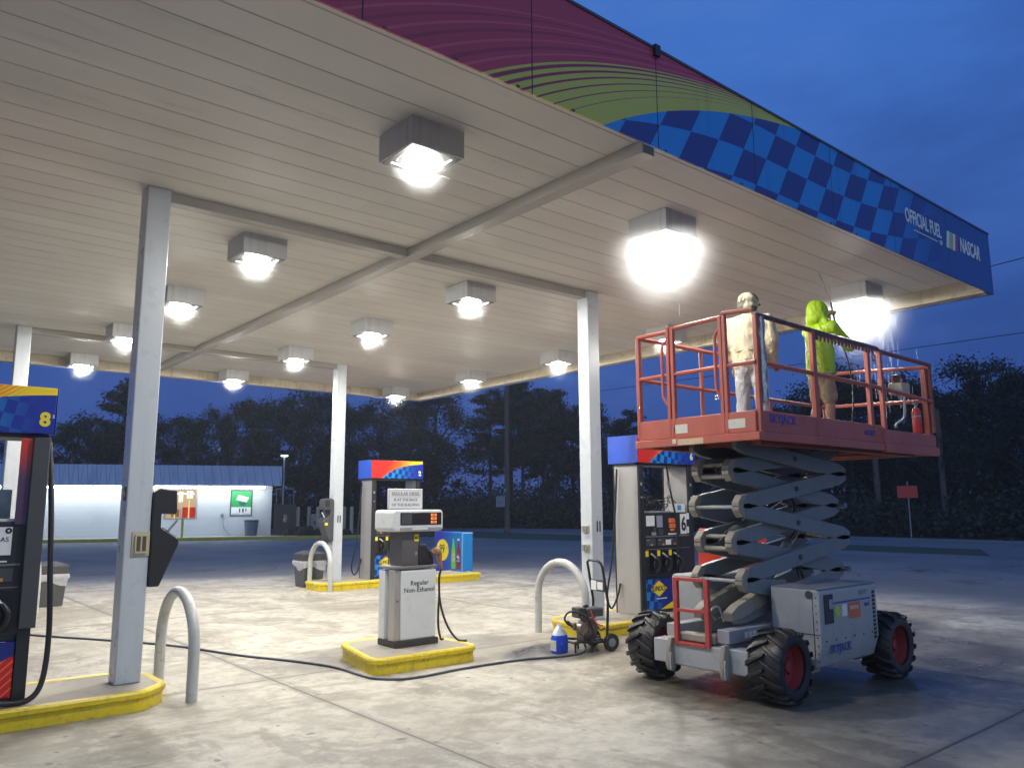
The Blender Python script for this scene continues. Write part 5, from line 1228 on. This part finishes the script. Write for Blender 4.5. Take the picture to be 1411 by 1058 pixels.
# debris pile
rs = random.Random(4); m = M()
for i in range(30): m.ell((2.2+rs.gauss(0, .8), -.9+rs.gauss(0, .3), .12), (rs.uniform(.2, .4), rs.uniform(.2, .35), rs.uniform(.2, .5)), 8, 6)
m.xf(SM); tag(m.build('mulch_pile', mat('mulch', (.02, .02, .018), .9, 0, .4, 8), org=tuple(SM @ Vector((2.2, -.9, 0)))), 'dark low mound beside the ice box at the curb', 'mound')

# ------------------------------------------------------------------ poles, signs, wires
poled = mat('pole_wood', (.10, .085, .07), .8, 0, .3)
def upole(x, y, h, label, arm=False):
    r = thing('utility_pole', label, 'utility pole', (x, y, 0), 'utility poles along the road')
    M().cyl((x, y, -.01), (x, y, h), .17, 12, r1=.12).build('pole', poled, r)
    if arm: M().box(x-.06, x+.06, y-1.1, y+1.1, h-.5, h-.38).build('cross_arm', poled, r)
    return r
up1 = upole(31.0, 37.6, 10.6, 'tall wooden utility pole with small white sign beyond the lot')
M().box(30.45, 30.5, 37.2, 38.0, 1.55, 2.2).build('small_sign', mat('sign_lilac', (.35, .35, .45), .5), up1)
M().box(30.44, 30.447, 37.25, 37.95, 2.05, 2.15).box(30.44, 30.447, 37.3, 37.9, 1.7, 1.95).build('sign_print', greyp, up1)
M().lathe([(.07, 2.45), (.07, 2.6), (.02, 2.65)], (30.75, 37.5, 0), 'z', 10).build('meter', greyp, up1)
upole(42.2, 20.1, 7.0, 'thin utility pole among the trees just right of the lift'); upole(42.8, 17.0, 6.4, 'faint utility pole by the right edge of the raised platform')
sgn = thing('road_sign', 'small orange red sign on a thin post across the road', 'sign', (39.75, 17.5, 0))
M().box(39.72, 39.75, 16.98, 17.95, 1.9, 2.48).build('sign_board', mat('sign_orange', (.62, .07, .05), .5, 0, .1, 4), sgn); M().cyl((39.78, 17.46, 0), (39.78, 17.46, 2.7), .03, 8).build('post', greyp, sgn)
sg2 = thing('yard_sign', 'small pale board sign far beyond the middle column', 'sign', (27.3, 42, 0))
M().box(26.9, 26.95, 43.0, 44.3, 1.45, 2.3).build('sign_board', mat('sign_pale', (.30, .34, .45), .5, emis=(.3, .4, .6), estr=.03), sg2); M().cyl((27.0, 43.3, 0), (27.0, 43.3, 1.5), .04, 8).cyl((27.0, 44.0, 0), (27.0, 44.0, 1.5), .04, 8).build('post', greyp, sg2)
def wire(a, b, sag, label, r=.02):
    a = Vector(a); b = Vector(b); m = M()
    m.tube([a+(b-a)*t-Vector((0, 0, sag*4*t*(1-t))) for t in [i/24 for i in range(25)]], r, 5)
    tag(m.build('power_line', mat('wire_dark', (.01, .01, .012), .6), org=tuple(a), smooth=60), label, 'power line', 'overhead wires by the road')
wire((30, 8, 9.9), (34, 60, 9.4), .3, 'upper thin power line crossing the sky behind the lift', .016)
wire((31, -25, 7.5), (30, 30, 7.6), .2, 'lower faint power line across the dark trees', .014)

# ------------------------------------------------------------------ trees
leafm = custom('foliage', lambda t, p: (t.l.new(t.mix(t.ss(t.noise(t.coord('Object'), .9, 4, .7), .35, .7), (.013, .023, .014), (.026, .038, .022)).s, p.inputs['Base Color']), p.inputs['Roughness'].__setattr__('default_value', .75)))
barkm = mat('bark', (.07, .055, .045), .9, 0, .3, 3)
def tree_proto(kind_, seed, H=10.0):
    rs = random.Random(seed); tr = M(); lf_ = M(); cl = []
    lean = (rs.uniform(-.3, .3), rs.uniform(-.3, .3))
    tr.tube([(lean[0]*k/8, lean[1]*k/8, H*.95*k/8) for k in range(9)], H*.018, 8, r1=H*.004)
    if kind_ == 'pine':
        for i in range(36):
            z = H*(.38+.60*i/36)+rs.uniform(-.2, .2); L_ = H*.21*(1-.72*max(0, (z/H-.38)/.62)**1.5)*rs.uniform(.55, 1.15); a = rs.uniform(0, 2*pi)
            e = (lean[0]+L_*math.cos(a), lean[1]+L_*math.sin(a), z+L_*rs.uniform(.05, .35))
            tr.tube([(lean[0]*z/H, lean[1]*z/H, z), e], .05, 5, r1=.015)
            for k in range(3): t_ = .45+.3*k; cl.append((lean[0]+(e[0]-lean[0])*t_, lean[1]+(e[1]-lean[1])*t_, z+(e[2]-z)*t_+.1, rs.uniform(.35, .62), .45))
        per = 130
    else:
        n = 60 if kind_ == 'round' else 75
        for i in range(n):
            u = rs.random()**.5; a = rs.uniform(0, 2*pi)
            z = H*rs.uniform(.12 if kind_ == 'bushy' else .28, .95); prof = math.sin(pi*min(1, max(0, (z/H-.02)/1.02)))**.6
            rad = H*(.30 if kind_ == 'round' else .26)*prof*u
            c = (rad*math.cos(a)+lean[0], rad*math.sin(a)+lean[1], z)
            if i % 2 == 0: tr.tube([(lean[0]*.5, lean[1]*.5, max(H*.1, z-H*.2)), c], .07, 5, r1=.02)
            cl.append((*c, rs.uniform(.45, .95), .75))
        per = 210
    for (x, y, z, r, fl) in cl:
        for k in range(per):
            u = rs.gauss(0, .5), rs.gauss(0, .5), rs.gauss(0, .5)*fl
            p = Vector((x+u[0]*r, y+u[1]*r, z+u[2]*r)); s = rs.uniform(.05, .13)
            q = Vector((rs.gauss(0, 1), rs.gauss(0, 1), rs.gauss(0, 1))).normalized(); w = q.cross(Vector((rs.gauss(0, 1), rs.gauss(0, 1), rs.gauss(0, 1)))).normalized()
            o = len(lf_.v); lf_.v += [tuple(p-q*s), tuple(p+w*s*.5), tuple(p+q*s), tuple(p-w*s*.5)]; lf_.f.append((o, o+1, o+2, o+3))
    r = thing('tree', '', 'tree', (0, 0, 0), 'dark trees at the wood edge')
    def raw(m, name, ma, sm):
        me = bpy.data.meshes.new(name); me.from_pydata(m.v, [], m.f); me.materials.append(ma); ob = bpy.data.objects.new(name, me); COL.objects.link(ob); ob.parent = r
        if sm: me.polygons.foreach_set('use_smooth', [True]*len(me.polygons))
    raw(tr, 'trunk', barkm, True); raw(lf_, 'crown', leafm, False)
    return r
protos = [tree_proto('round', 1), tree_proto('bushy', 2), tree_proto('pine', 3), tree_proto('pine', 4), tree_proto('round', 5)]
used = [False]*5
TR = [(7.9, 56.7, 7.1), (10.9, 56.9, 7.5), (12.6, 58.1, 7.9), (13.1, 55.0, 9.2), (16.0, 59.1, 8.7), (16.5, 54.8, 8.5), (17.0, 51.8, 8.0), (20.3, 56.9, 8.5), (21.3, 53.4, 9.1), (24.9, 58.3, 9.7), (25.5, 55.2, 10.0), (30.4, 61.6, 10.8), (29.4, 54.6, 9.5), (33.1, 56.7, 9.8), (32.8, 51.8, 9.9), (35.6, 52.0, 10.0), (40.2, 50.9, 10.8), (41.3, 48.2, 11.2), (42.8, 51.3, 12.0), (42.5, 47.0, 11.6), (42.8, 46.0, 11.2), (45.3, 46.5, 10.6), (43.0, 42.4, 10.0), (44.8, 41.7, 8.8), (42.8, 38.2, 8.0), (47.2, 39.7, 7.7), (46.8, 37.4, 7.3), (49.7, 37.6, 6.9), (49.7, 35.0, 7.2), (49.6, 32.5, 7.8), (49.3, 30.0, 8.3), (49.0, 27.7, 8.8), (46.4, 24.6, 9.6), (45.3, 22.9, 10.0), (50.1, 24.1, 10.2), (49.1, 22.3, 9.4), (45.8, 19.8, 8.7), (44.5, 17.9, 8.7), (44.6, 16.9, 8.6), (45.3, 15.9, 8.7), (45.6, 14.9, 8.3), (44.6, 13.9, 8.0), (43.0, 12.6, 8.0), (43.7, 11.3, 7.9)]
KIND = [1, 0, 1, 3, 0, 1, 4, 0, 1, 3, 0, 4, 1, 0, 1, 4, 3, 2, 2, 3, 2, 0, 2, 4, 3, 1, 0, 1, 4, 0, 1, 0, 4, 3, 1, 0, 4, 1, 0, 4, 1, 0, 1, 4]
desc = {0: 'rounded dark tree', 1: 'bushy dark tree', 2: 'open pine with bare lower trunk', 3: 'ragged pine tree', 4: 'broad leafy dark tree'}
def tlabel(i, k):
    x, y, h = TR[i]
    if i < 3: return '%s at far left behind the store, %s' % (desc[k], ('beside pump eight', 'left of the near column', 'just left of the near column')[i])
    if i < 9: return '%s %s' % (desc[k], ('rising above the store left of the near column', 'behind the near column above the store', 'right of the near column above the store roof', 'low above the lit store window', 'above the green poster end of the store', 'above the right end of the store roof')[i-3])
    if i < 15: return '%s %s' % (desc[k], ('behind the store lamp post', 'right of the store lamp post', 'behind the cream bollards', 'left of the far middle column', 'behind the far middle column', 'just right of the far middle column')[i-9])
    if i < 24: return '%s %s' % (desc[k], ('behind pump number two', 'left of the tall utility pole', 'next left of the tall utility pole top', 'directly behind the tall utility pole', 'right of the tall utility pole', 'second right of the tall utility pole', 'between utility pole and right column', 'just left of the right column', 'behind the right column')[i-15])
    if i < 32: return '%s %s' % (desc[k], ('just right of the right column', 'behind the blue header of pump six', 'over the left end of pump six', 'behind the left gate of the platform', 'behind the tan jacket worker', 'between the two workers', 'behind the raincoat worker', 'right of the raincoat worker')[i-24])
    return '%s %s' % (desc[k], ('tall behind the platform centre', 'behind the hanging wand hose', 'behind the platform rail post', 'left of the platform control box', 'behind the platform control box', 'behind the platform right corner', 'just right of the platform corner', 'first right of the raised platform', 'tall in the right hand tree mass', 'middle of the right hand tree mass', 'near the right frame edge', 'cut by the right frame edge')[i-32])
rs = random.Random(77)
for i, ((x, y, h), k) in enumerate(zip(TR, KIND)):
    s = h/10*rs.uniform(.90, 1.10); wv = rs.uniform(.85, 1.15)
    if i >= 36: wv = 1.0
    sc_ = (s*wv*rs.uniform(.9, 1.15), s*wv*rs.uniform(.9, 1.15), s)
    if not used[k]: o = protos[k]; used[k] = True; o.location = (x, y, 0); o['label'] = tlabel(i, k); o.rotation_euler = (0, 0, rs.uniform(0, 6))
    else: o = dup(protos[k], (x, y, 0), tlabel(i, k), (0, 0, rs.uniform(0, 6)))
    o.scale = sc_
# undergrowth masses behind the trees and along the road
def thicket(name, pts, label, n, hmin, hmax, seed):
    rs = random.Random(seed); m = M()
    for i in range(n):
        u = rs.random()*(len(pts)-1); a = Vector(pts[int(u)]); b = Vector(pts[int(u)+1]); c = a+(b-a)*(u-int(u)); hh = rs.uniform(hmin, hmax)
        cx, cy = c.x+rs.gauss(0, 1.0), c.y+rs.gauss(0, 1.0)
        for k in range(170):
            p = Vector((cx+rs.gauss(0, .8), cy+rs.gauss(0, .8), abs(rs.gauss(hh*.45, hh*.3)))); s = rs.uniform(.07, .18)
            q = Vector((rs.gauss(0, 1), rs.gauss(0, 1), rs.gauss(0, 1))).normalized(); w = q.cross(Vector((rs.gauss(0, 1), rs.gauss(0, 1), rs.gauss(0, 1)))).normalized()
            o = len(m.v); m.v += [tuple(p-q*s), tuple(p+w*s*.6), tuple(p+q*s), tuple(p-w*s*.6)]; m.f.append((o, o+1, o+2, o+3))
    me = bpy.data.meshes.new(name); me.from_pydata(m.v, [], m.f); me.materials.append(leafm); ob = bpy.data.objects.new(name, me); COL.objects.link(ob)
    kind(tag(ob, label, 'undergrowth'), 'stuff')
thicket('undergrowth', [(41.5, 5), (42, 20), (42.5, 35), (41, 44), (36, 50), (30, 56)], 'low brush along the far side of the road', 330, .8, 2.4, 5)
thicket('far_wood', [(47, 2), (50, 20), (53, 40), (44, 55), (30, 64), (8, 66)], 'dark mass of the wood behind the front trees', 520, 2.0, 4.2, 6)

# ------------------------------------------------------------------ damp night air and added lamp halos
hz = M().box(-30, 66, -20, 80, -1.1, 14).build('haze', None, smooth=0); kind(hz, 'stuff')
hm = bpy.data.materials.new('damp_air'); hm.use_nodes = True; hn = hm.node_tree; hn.nodes.remove(hn.nodes['Principled BSDF'])
pv = hn.nodes.new('ShaderNodeVolumePrincipled'); pv.inputs['Color'].default_value = (.9, .94, 1, 1); pv.inputs['Density'].default_value = .0009; pv.inputs['Anisotropy'].default_value = .3
hn.links.new(pv.outputs[0], hn.nodes['Material Output'].inputs['Volume']); hz.data.materials.append(hm)
def mistm(name, dens):
    m_ = bpy.data.materials.new(name); m_.use_nodes = True; t = NT(m_.node_tree); m_.node_tree.nodes.remove(t.n['Principled BSDF'])
    v = t.new('ShaderNodeVolumePrincipled'); v.inputs['Color'].default_value = (.95, .97, 1, 1); v.inputs['Anisotropy'].default_value = .2
    c = t.coord('Object'); ln = t.new('ShaderNodeVectorMath', operation='LENGTH'); t.l.new(c.s, ln.inputs[0])
    f = 1-t.ss(V(t, ln.outputs['Value']), .1, 1.0)
    t.put(v.inputs['Density'], t.m('MULTIPLY', t.m('POWER', f, 2.8)*(t.noise(c, 2.2, 3)+.1), dens)); t.l.new(v.outputs[0], t.n['Material Output'].inputs['Volume'])
    return m_
mm_ = mistm('spray_mist', 1.7); mw_ = mistm('lamp_halo', .45)
def bowl(): return M().lathe([(.002, -1.0)]+[(math.sin(a_), -math.cos(a_)) for a_ in (.25, .5, .75, 1.0, 1.25, 1.45, pi/2)], (0, 0, 0), 'z', 24)
for i, (c, r) in enumerate((((6.17, 4.95, 4.277), (.95, .95, 1.15)), ((10.22, 4.93, 4.277), (1.0, 1.0, 1.2)))):
    o = bowl().build('spray_mist', mm_); o.location = c; o.scale = r
    kind(tag(o, ('thin bright spray mist round the light over the platform gate', 'thin bright spray mist round the light being washed')[i], 'mist'), 'stuff')
for j, yy in enumerate(LY):
    for i, xx in enumerate(LX):
        if j == 0 and i > 0: continue
        o = bowl().build('lamp_halo', mw_); o.location = (xx, yy, 4.277); o.scale = (.42, .42, .42)  # volume added to put a soft halo round the lens
        kind(tag(o, 'faint added halo in the air just under '+lab[j][i][:60].rsplit(' ', 1)[0], 'mist', 'added halos under the canopy lights'), 'stuff')
# ------------------------------------------------------------------ world, camera
w = bpy.data.worlds.new('World'); sc.world = w; w.use_nodes = True
t = NT(w.node_tree); bg = t.n['Background']
d = t.coord('Generated'); x, y, z = t.xyz(d)
el = t.m('MAXIMUM', z, 0.0)
c = t.mix(t.ss(el, 0.0, .12), lin(54, 74, 132), lin(50, 80, 148))
c = t.mix(t.ss(el, .1, .55), c, lin(62, 108, 188))
cl = t.noise(t.scalev(d, (1.0, 1.0, 2.6)), 2.1, 6, .58, .3)
c = t.mix(t.ss(cl, .42, .70)*.50, c, lin(36, 62, 124))
c = t.mix(t.ss(t.noise(t.scalev(d, (1, 1, 3.5)), 3.3, 5, .6), .5, .75)*.25, c, lin(84, 120, 190))
gl = t.m('MAXIMUM', x*-.55+y*-.83+.12, 0.0)  # paler sky added behind the camera to light fascia and lift sides
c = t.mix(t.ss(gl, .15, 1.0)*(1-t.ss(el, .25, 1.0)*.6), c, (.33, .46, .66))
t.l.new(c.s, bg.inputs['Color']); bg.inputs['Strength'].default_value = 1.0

R3 = ((0.7672, -0.6414, 0), )
yaw, pit, rol, FPX = .8744, .1533, -.0049, 1087.0
f = Vector((math.cos(yaw)*math.cos(pit), math.sin(yaw)*math.cos(pit), math.sin(pit)))
rt = Vector((math.sin(yaw), -math.cos(yaw), 0)); up = rt.cross(f)
r2 = rt*math.cos(rol)+up*math.sin(rol); u2 = -rt*math.sin(rol)+up*math.cos(rol)
cam = bpy.data.cameras.new('camera'); co = bpy.data.objects.new('camera', cam); COL.objects.link(co)
co.matrix_world = Matrix(((r2.x, u2.x, -f.x, 0), (r2.y, u2.y, -f.y, 0), (r2.z, u2.z, -f.z, 1.6), (0, 0, 0, 1)))
cam.sensor_width = 36; cam.lens = FPX*36/1411; cam.clip_end = 1000; cam.clip_start = .05
sc.camera = co
sc.view_settings.view_transform = 'Standard'; sc.view_settings.look = 'None'; sc.view_settings.exposure = .12; sc.view_settings.gamma = 1
sc.cycles.use_denoising = True
sc.cycles.max_bounces = 8; sc.cycles.diffuse_bounces = 4; sc.cycles.glossy_bounces = 3; sc.cycles.transparent_max_bounces = 12
sc.cycles.sample_clamp_indirect = 4.0; sc.cycles.sample_clamp_direct = 0
sc.cycles.caustics_reflective = False; sc.cycles.caustics_refractive = False
